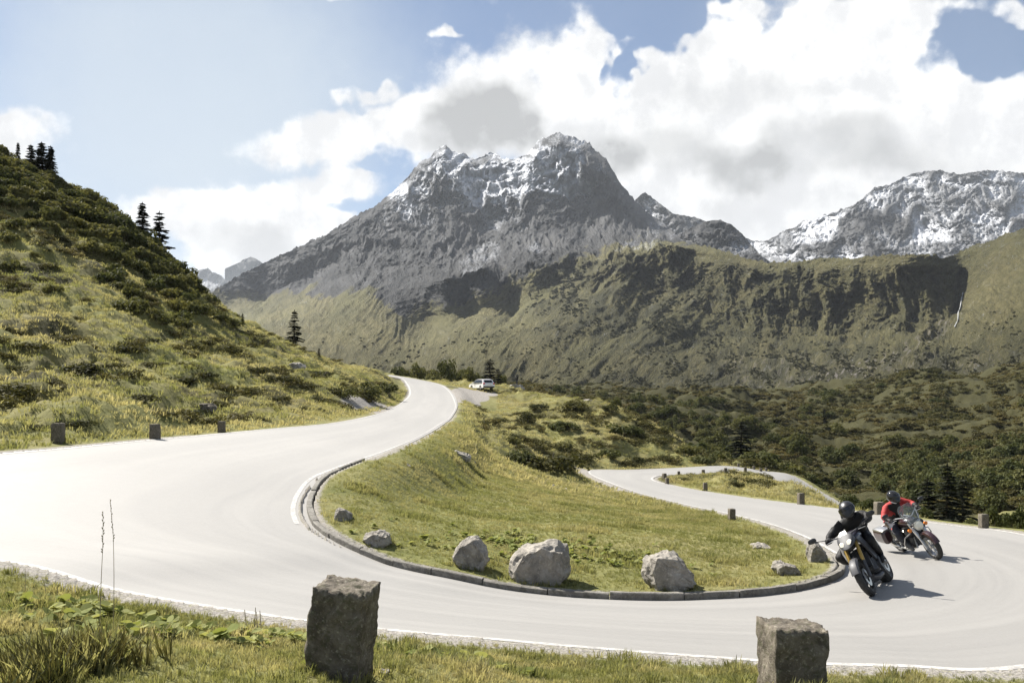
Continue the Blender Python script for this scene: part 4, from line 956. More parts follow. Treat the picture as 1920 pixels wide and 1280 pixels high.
# ---- boulders: each from its own outline
BASES = []
def boulder(name, outline, d, thick, label, base=None, seed=0, mat='boulder', group=None, rough=1.0, sink=.06, cuts=3):
    """outline in photograph pixels at distance d, given a rounded depth of its own"""
    r = random.Random(seed); pts = [P3(px, py, d) for px, py in outline]
    c = Vector((sum(p[0] for p in pts) / len(pts), d, min(p[2] for p in pts)))
    bm = bmesh.new(); w = max(p[0] for p in pts) - min(p[0] for p in pts); cx = c.x; hz = max(p[2] for p in pts) - c.z; cz = c.z + hz * .42
    for (f, s) in ((-1, .74), (0, 1), (1, .68)):
        for p in pts:
            jx, jz = r.uniform(-.09, .09) * w, r.uniform(-.09, .09) * w
            if f == 0: jx = jz = 0
            z = cz + (p[2] - cz) * s + jz
            if p[2] < c.z + hz * .25: z = p[2] + jz * .5
            bm.verts.new((cx + (p[0] - cx) * s + jx - c.x, f * thick * w * .5, z - c.z - sink))
    bmesh.ops.convex_hull(bm, input=bm.verts[:])
    bmesh.ops.delete(bm, geom=[v for v in bm.verts if not v.link_faces], context='VERTS')
    bmesh.ops.triangulate(bm, faces=bm.faces[:])
    for it in range(cuts):
        bmesh.ops.subdivide_edges(bm, edges=[e for e in bm.edges if e.calc_length() > w * (.22, .12, .07)[min(it, 2)]], cuts=1, use_grid_fill=True)
        bmesh.ops.triangulate(bm, faces=bm.faces[:])
    bmesh.ops.recalc_face_normals(bm, faces=bm.faces)
    co = np.array([v.co for v in bm.verts]); nn = np.array([v.normal for v in bm.verts])
    dsp = fbm(co / (w * .38) + seed * 3.1, 3, .55) * .06 * w * rough - np.abs(fbm(co / (w * .20) + seed, 4, .6)) * .055 * w * rough
    for v, k, n in zip(bm.verts, dsp, nn): v.co += Vector(n * k)
    me = bpy.data.meshes.new(name); bm.to_mesh(me); bm.free(); me.shade_smooth()
    try: me.set_sharp_from_angle(angle=R(18))
    except Exception: me.shade_flat()
    o = obj(name, me, M[mat]); o.location = c
    if base is not None: o.location.z = base
    BASES.append((c.x, c.y, w * .5, w * .5 * thick)); return tag(o, label, 'boulder', group)
def build_boulders():
    def g(px, d): return on_ground((px - 960) / FPX * d, d)
    G = 'boulders on the grass island'
    boulder('boulder', [(626, 988), (628, 970), (636, 964), (648, 967), (660, 976), (663, 990), (645, 994)], 17.6, .8, 'small dark jagged boulder, leftmost of those along the kerb', g(645, 17.6), 1, group=G)
    boulder('boulder', [(677, 1015), (684, 1002), (700, 996), (718, 997), (732, 1003), (735, 1020), (724, 1027), (690, 1025)], 16.1, .9, 'flat pale boulder near the kerb, second from the left', g(706, 16.1), 2, group=G)
    boulder('boulder', [(846, 1045), (858, 1022), (878, 1008), (896, 1010), (914, 1026), (916, 1055), (905, 1074), (872, 1072), (852, 1062)], 15.3, .85, 'steep tilted grey boulder left of the largest one', g(880, 15.3), 3, group=G)
    boulder('boulder', [(950, 1060), (955, 1048), (980, 1026), (1000, 1019), (1050, 1014), (1064, 1022), (1069, 1050), (1070, 1070), (1060, 1095), (1010, 1098), (955, 1090)], 15.0, .75, 'largest broad grey boulder behind the kerb in the middle', g(1010, 15.0), 4, group=G)
    boulder('boulder', [(1201, 1078), (1206, 1052), (1212, 1042), (1232, 1036), (1265, 1036), (1285, 1055), (1305, 1080), (1307, 1098), (1270, 1110), (1225, 1110)], 14.9, .8, 'trapezoid grey boulder with flat top right of the largest one', g(1255, 14.9), 5, group=G)
    boulder('boulder', [(1444, 1072), (1452, 1063), (1470, 1062), (1492, 1070), (1504, 1082), (1500, 1090), (1470, 1090), (1450, 1084)], 15.9, .8, 'low rounded boulder lying near the right tip of the island', g(1474, 15.9), 6, group=G)
    boulder('boulder', [(1511, 1050), (1514, 1028), (1524, 1021), (1536, 1026), (1550, 1044), (1552, 1060), (1530, 1066), (1514, 1062)], 17.2, .8, 'upright pale boulder beside the kerb, behind the nearer motorcycle', g(1530, 17.2), 7, group=G)
    boulder('boulder', [(1400, 1020), (1408, 1010), (1425, 1004), (1440, 1007), (1446, 1018), (1420, 1024)], 19.5, .9, 'low half buried rock in the grass of the island', g(1422, 19.5) - .06, 8, group=G)
    H = hits([(860, 855), (765, 876), (888, 868), (1036, 912), (1058, 918), (552, 694), (382, 772), (1100, 752)])
    def rel(px, py, pts): return [(px + a, py + b) for a, b in pts]
    def on(h, nm, pts, th, lab, sd, k=1.0, mat='boulder', grp=None):
        d = h[1]; px = 960 + FPX * h[0] / d; py = HOR - FPX * h[2] / d
        return boulder(nm, rel(px, py, pts), d, th, lab, h[2] - .48 * (max(p[1] for p in pts) - min(p[1] for p in pts)) * d / FPX, sd, mat, grp, cuts=2)
    on(H[0], 'boulder', [(-24, 2), (-22, -14), (-6, -20), (14, -14), (24, -4), (22, 3), (0, 4)], .8, 'wide dark flat rock on the grass below the upper road', 11, grp=G)
    on(H[1], 'boulder', [(-9, 1), (-8, -9), (-1, -15), (7, -10), (9, 1)], .9, 'small dark rock left of the wide one below the upper road', 12, grp=G)
    on(H[2], 'boulder', [(-5, 1), (-3, -7), (3, -8), (6, 1)], .9, 'tiny dark stone just below the wide flat rock', 13, grp=G)
    on(H[3], 'boulder', [(-8, 1), (-6, -9), (2, -14), (9, -4), (9, 1)], .9, 'small dark stone left of the gravel at the lower bend', 14, grp=G)
    on(H[4], 'boulder', [(-8, 1), (-5, -8), (4, -10), (9, -2), (9, 1)], .9, 'small dark stone nearest the gravel at the lower bend', 15, grp=G)
    on(H[5], 'boulder', [(-20, 2), (-18, -12), (0, -20), (16, -17), (24, -8), (22, 4), (0, 6)], .9, 'rounded boulder resting on the left slope', 16)
    on(H[6], 'rock_outcrop', [(-24, 4), (-20, -8), (-4, -14), (16, -12), (26, -4), (26, 6)], .6, 'dark rock outcrop showing through bushes at the foot of the left slope', 17, mat='bollard')['category'] = 'rock'
    on(H[7], 'boulder', [(-16, 2), (-10, -6), (4, -8), (16, -3), (18, 2)], .9, 'pale flat rock on the crest of the embankment', 18)
    q = P3(958, 729, 150); b = boulder('rock_slab', [(935, 731), (950, 726), (966, 723), (980, 724), (986, 731), (960, 735)], 150, .8, 'pale rock slab under the standing person', max(on_ground(q[0], q[1]) - .1, P3(0, 733, 150)[2]), 19); b['category'] = 'rock'; q = (q[0], q[1], b.location.z)
    d = 5.6; b = boulder('loose_stone', [(694, 1236), (700, 1218), (712, 1211), (730, 1212), (732, 1226), (718, 1240)], d, .9, 'loose pale stone beside the left foreground bollard', g(713, d), 20); b['category'] = 'stone'
    return q
SLAB = build_boulders()

# ---- stone bollards
def bollard_mesh(w, dp, h, seed, n=9, rough=.010, top=0.0, taper=.06):
    bm = bmesh.new(); bmesh.ops.create_cube(bm, size=1.0)
    bmesh.ops.subdivide_edges(bm, edges=bm.edges[:], cuts=n, use_grid_fill=True)
    co = np.array([v.co for v in bm.verts])
    for v in bm.verts:
        e = sorted([abs(v.co.x), abs(v.co.y), abs(v.co.z)])
        k = 1 - taper * (v.co.z + .5)
        v.co = Vector((v.co.x * w * k, v.co.y * dp * k, (v.co.z + .5) * h))
        if e[1] > .47: v.co.x *= .975; v.co.y *= .975
    bmesh.ops.recalc_face_normals(bm, faces=bm.faces)
    co = np.array([v.co for v in bm.verts]); nn = np.array([v.normal for v in bm.verts])
    dsp = fbm(co / .11 + seed, 4, .6) * rough * 1.3 + fbm(co / .03 + seed, 2) * rough * .35
    edge = np.abs(fbm(co / .07 + seed * 2, 3)); 
    for i, v in enumerate(bm.verts):
        v.co += Vector(nn[i]) * float(dsp[i])
        if v.co.z > h * .9: v.co.z += top * (v.co.x / w) - .015 * float(edge[i]) * (1.5 if abs(v.co.x) > w * .38 or abs(v.co.y) > dp * .38 else .5)
    me = bpy.data.meshes.new('bollard_stone'); bm.to_mesh(me); bm.free(); me.shade_smooth(); me.materials.append(M['bollard']); return me
def build_bollards():
    G = 'stone guard posts along the road'
    def put(me, x, y, z, rz, sc, lab, tilt=(0, 0)):
        o = bpy.data.objects.new('stone_bollard', me); COL.objects.link(o); o.location = (x, y, z); o.rotation_euler = (tilt[0], tilt[1], rz); o.scale = sc
        tag(o, lab, 'bollard', G); BASES.append((x, y, sc[0] * .17 if sc[0] == 1 else sc[0] * .55, sc[0] * .17 if sc[0] == 1 else sc[0] * .55))
    q = P3(640, 1258, 5.2)
    put(bollard_mesh(.30, .30, .625, 3, 22, .013, .0, .0), q[0] - .035, q[1] + .05, q[2] - .14, R(-10), (1, 1, 1), 'dark rough stone bollard in the left foreground, leaning slightly', (R(2), R(6.5)))
    q = P3(1492, 1180, 5.3)
    put(bollard_mesh(.312, .31, .72, 8, 22, .012, -.015, .0), q[0] + .02, q[1] + .14, q[2] - .715, R(5), (1, 1, 1), 'rough stone bollard at the bottom right with a sunlit left side')
    far = [bollard_mesh(1, 1, 1, 21 + k, 4, .03, 0, .05) for k in range(3)]
    spec = [(105, 833, 25, 37, 'stone bollard at the left road edge, leftmost of three below the slope', 4), (288, 823, 19, 27, 'stone bollard at the left road edge, middle of three below the slope', -4),
            (414, 812, 16, 21, 'stone bollard at the left road edge, rightmost of three below the slope', 3),
            (1373, 976, 14, 21, 'pale stone bollard on the island edge, standing alone by the lower road', 6), (1503, 947, 13, 21, 'dark stone bollard on the small island, nearest its right end', 5),
            (1323, 921, 9, 15, 'stone bollard on the near side of the small island, left of the dark one', 0), (1651, 968, 19, 24, 'stone bollard on the valley side of the road, left of the far rider', 3),
            (1847, 990, 17, 25, 'stone bollard on the valley side of the road, right of the far rider', 2), (1246, 900, 8, 12, 'small stone bollard at the left tip of the small island, rear one', 14),
            (1251, 908, 7, 12, 'small stone bollard at the left tip of the small island, front one', 12), (1273, 893, 6, 9, 'first small bollard from the left on the far side of the small island', 0),
            (1319, 890, 7, 9, 'second small bollard from the left on the far side of the small island', 0), (1361, 889, 7, 9, 'third small bollard from the left on the far side of the small island', 0),
            (1398, 889, 6, 9, 'fourth small bollard from the left on the far side of the small island', 0), (1427, 888, 6, 9, 'fifth small bollard from the left on the far side of the small island', 0),
            (1385, 880, 5, 7, 'tiny bollard on the outer road edge beyond the small island, left one', 0), (1414, 883, 5, 7, 'tiny bollard on the outer road edge beyond the small island, middle one', 0),
            (1437, 886, 5, 7, 'tiny bollard on the outer road edge beyond the small island, right one', 0)]
    H = hits([(s[0], s[1]) for s in spec])
    for k, (s, h) in enumerate(zip(spec, H)):
        d = h[1]; w = s[2] * d / FPX * .82; ht = s[3] * d / FPX
        put(far[k % 3], h[0], d + w * .4, h[2] - .08 * ht, R(s[5] * 2), (w, w, ht * 1.1), s[4])
build_bollards()

# ---- conifers and bushes that can be told apart
def make_plant(name, foliage, stem, fname='foliage', sname='stem'):
    root = empty(name); f = bpy.data.objects.new(fname, foliage); s = bpy.data.objects.new(sname, stem)
    for c in (f, s): c.parent = root
    return root, [f, s]
def build_trees():
    con = [conifer_meshes(3, 18, .19, 11, leafw=.055), conifer_meshes(5, 13, .27, 9, .2, .05, leafw=.085), conifer_meshes(9, 20, .15, 12, leafw=.055), conifer_meshes(14, 15, .23, 11, .1, .2, leafw=.065)]
    T = [  # px, base py, height px, kind, width factor, label
        (34, 292, 26, 2, 1.0, 'smallest spruce on the skyline, leftmost of the four at top left'), (58, 298, 28, 0, 1.6, 'short spruce on the skyline, second of the four at top left'),
        (78, 325, 60, 0, 1.6, 'tallest dense spruce on the skyline at top left'), (95, 330, 58, 2, 1.4, 'slim spruce, rightmost of the four on the skyline at top left'),
        (267, 440, 62, 2, 1.45, 'compact dark pine on the skyline, left one of the pair'), (299, 458, 64, 1, 1.0, 'open branched dark pine on the skyline, right one of the pair'),
        (552, 645, 66, 3, 1.0, 'dark spruce standing alone on the slope below the skyline'), (455, 612, 26, 2, 1.1, 'tiny spruce on the slope edge left of the lone spruce'),
        (598, 672, 18, 2, 1.3, 'tiny spruce on the slope edge right of the lone spruce'), (919, 722, 50, 2, 1.9, 'tall dark conifer behind the parked car'), (934, 724, 34, 0, 1.6, 'shorter dark conifer right of the tall one behind the car'),
        (1776, 962, 96, 0, 1.35, 'tall dark spruce beyond the road behind the far rider'), (1740, 955, 62, 3, 1.3, 'short dark conifer just left of the tall valley spruce'), (1545, 800, 36, 2, 1.3, 'small dark conifer on the grassy knoll in the valley'),
        (1390, 850, 60, 3, 1.5, 'dark spreading conifer beyond the end of the embankment'), (1805, 955, 64, 3, 1.2, 'dark conifer just right of the tall valley spruce')]
    H = []
    for t in T:
        for dy in range(1, 60, 4):
            h = hits([(t[0], t[1] + dy)], 20)[0]
            if h[1] < 150: break
        H.append(h)
    fixd = {9: 172, 10: 168, 11: 62, 12: 66, 15: 64, 14: 128, 13: 255}
    for i, (t, h) in enumerate(zip(T, H)):
        px, py, hp, kd, wf, lab = t; x, y, z = h
        if i in fixd: y = fixd[i]; x = (px - 960) / FPX * y; z = on_ground(x, y)
        ht = (HOR - (py - hp)) / FPX * y - z
        ht = max(ht, 1.0); root = empty('pine_tree' if kd == 1 else 'spruce_tree', (x, y, z - .05), random.uniform(0, 6))
        root.scale = (ht * wf, ht * wf, ht); tag(root, lab, 'tree', 'conifers')
        tr, cr = con[kd]; a = bpy.data.objects.new('trunk', tr); b = bpy.data.objects.new('crown', cr)
        for c in (a, b): COL.objects.link(c); c.parent = root
build_trees()

def build_bushes():
    rs = random.Random(77)
    pine = [dome_mesh('foliage', 200 + k, 900, .085, M['pine'], 13, .75, long=1.3) for k in range(4)]
    rose = [dome_mesh('foliage', 220 + k, 800, .075, M['heath'], 14, .5) for k in range(3)]
    ald = [dome_mesh('foliage', 240 + k, 850, .085, M['alder'], 13, 1.05) for k in range(4)]
    stem = [stem_mesh('stem', 260 + k, M['twig'], 8, .5) for k in range(3)]
    def place(lst, meshes, name, cat, group, phr, fl=(.8, 1.1), dfix=None, sinkf=.1):
        lst = sorted(lst, key=lambda q: q[0]); H = hits([(q[0], q[1]) for q in lst], 18)
        for k, (q, h) in enumerate(zip(lst, H)):
            x, y, z = h
            if dfix: y = dfix(k); x = (q[0] - 960) / FPX * y; z = on_ground(x, y)
            w = q[2] * y / FPX * .5; o = empty(name, (x, y, z - sinkf * w), rs.uniform(0, 6.28)); hh = (q[3] * y / FPX if len(q) > 3 else w * rs.uniform(*fl))
            o.scale = (w, w * rs.uniform(.8, 1.1), hh)
            lab = q[4] if len(q) > 4 else phr % (ORD[k] if k < len(ORD) else str(k + 1) + 'th')
            tag(o, lab, cat, group)
            f = bpy.data.objects.new('foliage', meshes[k % len(meshes)]); s = bpy.data.objects.new('stem', stem[k % 3])
            for c in (f, s): COL.objects.link(c); c.parent = o
    # dwarf pines on the upper left slope
    up = [(14, 455, 70), (8, 395, 60), (60, 385, 46), (46, 340, 60), (98, 545, 52), (62, 425, 36), (120, 432, 46), (120, 395, 90), (165, 420, 80), (205, 430, 90), (150, 380, 80), (230, 450, 70), (258, 470, 60), (285, 480, 50),
          (320, 500, 46), (345, 525, 44), (150, 470, 44), (176, 478, 60), (215, 485, 70), (245, 505, 56), (205, 530, 80), (240, 548, 86), (285, 545, 70), (315, 560, 80), (345, 570, 60), (250, 590, 90), (290, 600, 76),
          (335, 610, 64), (380, 590, 60), (410, 600, 56), (25, 510, 60), (90, 350, 60), (185, 390, 60), (370, 548, 46), (395, 568, 44), (430, 610, 52), (300, 520, 50), (65, 480, 34)]
    place(up, pine, 'dwarf_pine', 'bush', 'dwarf pines on the upper left slope', 'dark green dwarf pine, %s from the left on the upper slope', (.75, 1.05))
    # alpine rose mats lower down
    lo = [(30, 740, 120), (95, 722, 70), (160, 700, 120), (215, 690, 60), (60, 655, 90), (130, 640, 70), (240, 655, 80), (275, 640, 60), (330, 712, 110), (265, 748, 84), (290, 690, 60), (380, 705, 70), (425, 660, 90), (470, 650, 70),
          (360, 655, 80), (300, 775, 70), (345, 775, 100), (395, 762, 80), (430, 745, 70), (480, 695, 90), (530, 715, 80), (575, 728, 60), (470, 740, 90), (520, 752, 60), (620, 735, 66), (75, 800, 60), (140, 800, 80), (600, 700, 60), (640, 712, 50), (20, 690, 70)]
    place(lo, rose, 'alpine_rose_bush', 'bush', 'low bushes on the lower left slope', 'low dark leafy bush, %s from the left on the lower slope', (.42, .62))
    place([(650, 748, 60), (690, 748, 80), (725, 738, 54)], ald, 'roadside_bush', 'bush', 'bushes at the foot of the slope by the upper bend', '%s leafy bush from the left at the slope foot by the upper bend', (.8, 1.0))
    # embankment
    place([(990, 788, 52), (1056, 806, 72), (1030, 872, 140), (975, 870, 80), (1080, 768, 80), (1120, 795, 70), (1170, 818, 80), (1225, 828, 80), (1285, 848, 66), (1140, 855, 66), (1010, 765, 50), (930, 790, 50), (1250, 862, 60), (1320, 870, 60), (1090, 866, 70), (1190, 868, 60), (960, 830, 50), (1060, 845, 50)],
          rose[:1] + pine[:2] + rose[1:], 'embankment_bush', 'bush', 'bushes on the embankment', 'dark bush, %s from the left on the embankment above the lower bend', (.6, .95))
    # hedge behind the parked car
    hd = [(760, 712, 46), (785, 714, 54), (812, 716, 48), (838, 718, 54), (862, 720, 46), (884, 722, 48), (902, 722, 44), (940, 728, 30), (745, 706, 36)]
    place(hd, ald, 'hedge_bush', 'bush', 'bushes behind the far bend', 'bush, %s from the left in the row behind the far bend', (1.3, 1.8), lambda k: 166 + 5 * (k % 3))
    # bushes along the valley beyond the lower road
    vb = []
    for k in range(46):
        px = 1130 + 760 * ((k * .618) % 1.0) + rs.uniform(-12, 12); lo_ = np.interp(px, [1130, 1300, 1400, 1500, 1600, 1700, 1900], [765, 835, 868, 880, 920, 945, 975]); hi_ = np.interp(px, [1130, 1300, 1500, 1700, 1900], [740, 770, 790, 830, 870])
        py = hi_ + (lo_ - hi_) * rs.random() ** .7; vb.append((px, py, rs.uniform(22, 46) * (1 + (py - 760) / 220)))
    vb = sorted(vb)
    place(vb[:23], ald, 'valley_bush', 'bush', 'bushes in the left part of the valley', 'bush, %s from the left among those in the near valley', (.9, 1.3))
    place(vb[23:], ald, 'valley_bush', 'bush', 'bushes in the right part of the valley', 'larger bush, %s from the left beyond the lower road', (.9, 1.3))
    # bushes crowding the valley edge of the lower road
    rb = []
    for k, px in enumerate((1592, 1622, 1668, 1700, 1728, 1822, 1866, 1880, 1896, 1908, 1922, 1936, 1950)):
        rb.append((px, np.interp(px, [1500, 1600, 1700, 1800, 1920, 2000], [945, 957, 972, 985, 1000, 1009]), rs.uniform(40, 62), rs.uniform(24, 34) + (22 if px > 1850 else 0)))
    place(rb, ald, 'verge_bush', 'bush', 'bushes on the valley edge of the lower road', 'leafy bush, %s from the left along the valley edge of the road', dfix=lambda k: float(np.interp(rb[k][0], [1592, 1700, 1800, 1950], [36.5, 31, 28, 24])) + (k % 3) * (.5 if rb[k][0] < 1850 else 3.5))
    # thicket that closes the upper edge of the left slope
    r2 = np.random.RandomState(5); n = 520; px = r2.uniform(-40, 360, n); py = np.interp(px, [-40, 0, 100, 200, 300, 400], [270, 292, 340, 394, 470, 562]) + r2.exponential(26, n) + 3
    P = np.array(hits(np.column_stack([px, py]), 30)); s = r2.uniform(.5, 1.3, n)
    scatter_simple('dwarf_pine_thicket', P - np.array([0, 0, .1]), s, None, [dome_mesh('thicket', 290 + k, 420, .12, M['pine'], 10, .9, long=1.3) for k in range(3)], np.zeros(n), 'dark dwarf pine thicket along the skyline of the left slope', 'thicket', r2, .15, (.8, 1.3))
build_bushes()

def build_base_grass():
    rs = np.random.RandomState(9); P = []; S = []
    for (x, y, rx, ry) in BASES:
        n = int(np.clip(90 * rx / max(y / 15.0, .6), 14, 70)); a = rs.uniform(0, 6.283, n); q = rs.uniform(.82, 1.25, n)
        P.append(np.column_stack([x + np.cos(a) * rx * q, y + np.sin(a) * ry * q])); S.append(rs.uniform(.04, .10, n) * (1 + .012 * y))
    xy = np.vstack(P); s = np.concatenate(S); z, dist, st, ac, *_ = ground_height(xy, True); k = (dist > .16)
    scatter_simple('base_grass', np.column_stack([xy[k], z[k]]), s[k], None, SHORT + TALL[:2], np.clip(rs.uniform(-.2, .7, k.sum()), 0, 1), 'longer grass left standing round the foot of stones and posts', 'grass', rs, .3)
build_base_grass()

# ------------------------------------------------------------------ vehicles and people
class MB:
    """collects the surfaces of ONE part"""
    def __init__(s): s.V = []; s.F = []
    def ring(s, pts): i = len(s.V); s.V += [tuple(p) for p in pts]; return list(range(i, i + len(pts)))
    def skin(s, rings, caps=True, closed=False):
        for a, b in zip(rings, rings[1:] + ([rings[0]] if closed else [])):
            n = len(a)
            for j in range(n): s.F.append((a[j], a[(j + 1) % n], b[(j + 1) % n], b[j]))
        if caps and not closed: s.F.append(tuple(rings[0][::-1])); s.F.append(tuple(rings[-1]))
        return s
    def tube(s, pts, rad, seg=8):
        pts = [Vector(p) for p in pts]; rad = rad if isinstance(rad, (list, tuple)) else [rad] * len(pts); rs = []
        for i, p in enumerate(pts):
            t = (pts[min(i + 1, len(pts) - 1)] - pts[max(i - 1, 0)]).normalized(); a = t.cross(Vector((0, 0, 1)));
            if a.length < .05: a = t.cross(Vector((0, 1, 0)))
            a.normalize(); b = t.cross(a)
            rs.append(s.ring([p + (a * math.cos(k * 6.2832 / seg) + b * math.sin(k * 6.2832 / seg)) * rad[i] for k in range(seg)]))
        return s.skin(rs)
    def lathe_y(s, c, prof, seg=28):
        """revolve (radius, y) profile round the axle direction Y at centre c"""
        rs = []
        for k in range(seg):
            a = k * 6.2832 / seg; rs.append(s.ring([(c[0] + r * math.cos(a), c[1] + y, c[2] + r * math.sin(a)) for r, y in prof]))
        return s.skin(rs, closed=True)
    def loft(s, secs, seg=12, power=2.0):
        """sections along a body: (x, y, z, half width, half height, tilt)"""
        rs = []
        for (x, y, z, hw, hh, *t) in secs:
            t = t[0] if t else 0.0; pts = []
            for k in range(seg):
                a = k * 6.2832 / seg; ca, sa = math.cos(a), math.sin(a)
                u = math.copysign(abs(ca) ** (2 / power), ca) * hw; v = math.copysign(abs(sa) ** (2 / power), sa) * hh
                pts.append((x + v * math.sin(t), y + u, z + v * math.cos(t)))
            rs.append(s.ring(pts))
        return s.skin(rs)
    def box(s, c, size, rot=(0, 0, 0), bev=.18):
        m = Euler(rot).to_matrix(); c = Vector(c); x, y, z = [q / 2 for q in size]; b = min(x, y, z) * bev * 2
        rs = []
        for zz, k in ((-z, 1), (-z + b, 0), (z - b, 0), (z, 1)):
            bx, by = x - b * k, y - b * k
            pts = [(bx, by - b), (bx - b, by), (-bx + b, by), (-bx, by - b), (-bx, -by + b), (-bx + b, -by), (bx - b, -by), (bx, -by + b)]
            rs.append(s.ring([c + m @ Vector((px, py, zz)) for px, py in pts]))
        return s.skin(rs)
    def disc(s, c, n, r, th=.01, seg=16):
        n = Vector(n).normalized(); c = Vector(c); return s.tube([c - n * th / 2, c + n * th / 2], r, seg)
    def build(s, name, mat, parent=None, smooth=True):
        me = bpy.data.meshes.new(name); me.from_pydata(s.V, [], s.F); me.update()
        bm = bmesh.new(); bm.from_mesh(me); bmesh.ops.recalc_face_normals(bm, faces=bm.faces); bm.to_mesh(me); bm.free()
        if smooth:
            me.shade_smooth()
            try: me.set_sharp_from_angle(angle=R(38))
            except Exception: pass
        return obj(name, me, mat, parent)
M['tyre'] = mat_simple('tyre_rubber', (.022, .021, .02), .75, var=.3, scale=30, bmp=.004)
M['black'] = mat_simple('black_plastic', (.018, .018, .02), .38, var=.2)
M['leather'] = mat_simple('black_leather', (.012, .0115, .012), .62, var=.4, scale=6, bmp=.02, bscale=11, spec=.3)
M['steel'] = mat_simple('bare_metal', (.55, .54, .52), .3, metal=.9, var=.1)
M['darkmetal'] = mat_simple('engine_metal', (.06, .06, .062), .45, metal=.6, var=.35, scale=25)
M['gold'] = mat_simple('gold_fork', (.42, .28, .08), .35, metal=.8, var=.1)
M['greypaint'] = mat_simple('grey_paint', (.055, .055, .060), .5, var=.08, coat=.1, spec=.35)
M['darkpaint'] = mat_simple('dark_metallic_paint', (.025, .022, .032), .3, var=.1, coat=.8)
M['whitepaint'] = mat_simple('white_paint', (.78, .77, .76), .3, var=.04, coat=.6)
M['lamp'] = mat_simple('headlamp_glass', (.82, .78, .66), .12, var=.05)
M['amber'] = mat_simple('amber_lens', (.75, .22, .03), .25, var=.05)
M['redlens'] = mat_simple('red_lens', (.55, .02, .02), .2, var=.05)
M['visor'] = mat_simple('dark_visor', (.02, .02, .022), .08, var=.05)
M['redcloth'] = mat_simple('red_jacket', (.34, .022, .020), .75, var=.2, scale=10, bmp=.012, bscale=12)
M['jeans'] = mat_simple('dark_trousers', (.030, .032, .042), .85, var=.3, scale=12, bmp=.01, bscale=14)
M['boot'] = mat_simple('boot_leather', (.10, .095, .09), .6, var=.3)
M['glass'] = mat_simple('tinted_car_glass', (.02, .022, .025), .06, var=.05)
M['maroon'] = mat_simple('maroon_paint', (.032, .013, .016), .28, var=.1, coat=.7)
def mat_clear():
    m, t = new_mat('clear_screen'); t.b.inputs['Base Color'].default_value = (.8, .85, .86, 1); t.b.inputs['Roughness'].default_value = .06; t.b.inputs['Transmission Weight'].default_value = .85
    t.b.inputs['IOR'].default_value = 1.05; return m
M['screen'] = mat_clear()

def wheel(root, name, x, r, w, disc=True):
    o = empty(name); o.parent = root; o.location = (x, 0, r)
    pr = [(r - .085, -w * .42), (r - .05, -w * .5), (r - .018, -w * .38), (r, -w * .15), (r, w * .15), (r - .018, w * .38), (r - .05, w * .5), (r - .085, w * .42)]
    MB().lathe_y((0, 0, 0), pr, 36).build('tyre', M['tyre'], o)
    b = MB(); b.lathe_y((0, 0, 0), [(r - .09, -w * .4), (r - .072, -w * .4), (r - .072, w * .4), (r - .09, w * .4)], 32)
    for k in range(5):
        a = k * 1.2566; b.tube([(0, 0, 0), ((r - .085) * math.cos(a), 0, (r - .085) * math.sin(a))], [.028, .016], 6)
    b.disc((0, 0, 0), (0, 1, 0), .045, w * .8); b.build('rim', M['darkmetal'] if disc else M['steel'], o)
    q = MB()
    for s in ((-1, 1) if disc else (1,)): q.lathe_y((0, s * w * .48, 0), [(.085, -.003), (.15, -.003), (.15, .003), (.085, .003)], 28)
    q.build('brake_disc', M['steel'], o)
    return o
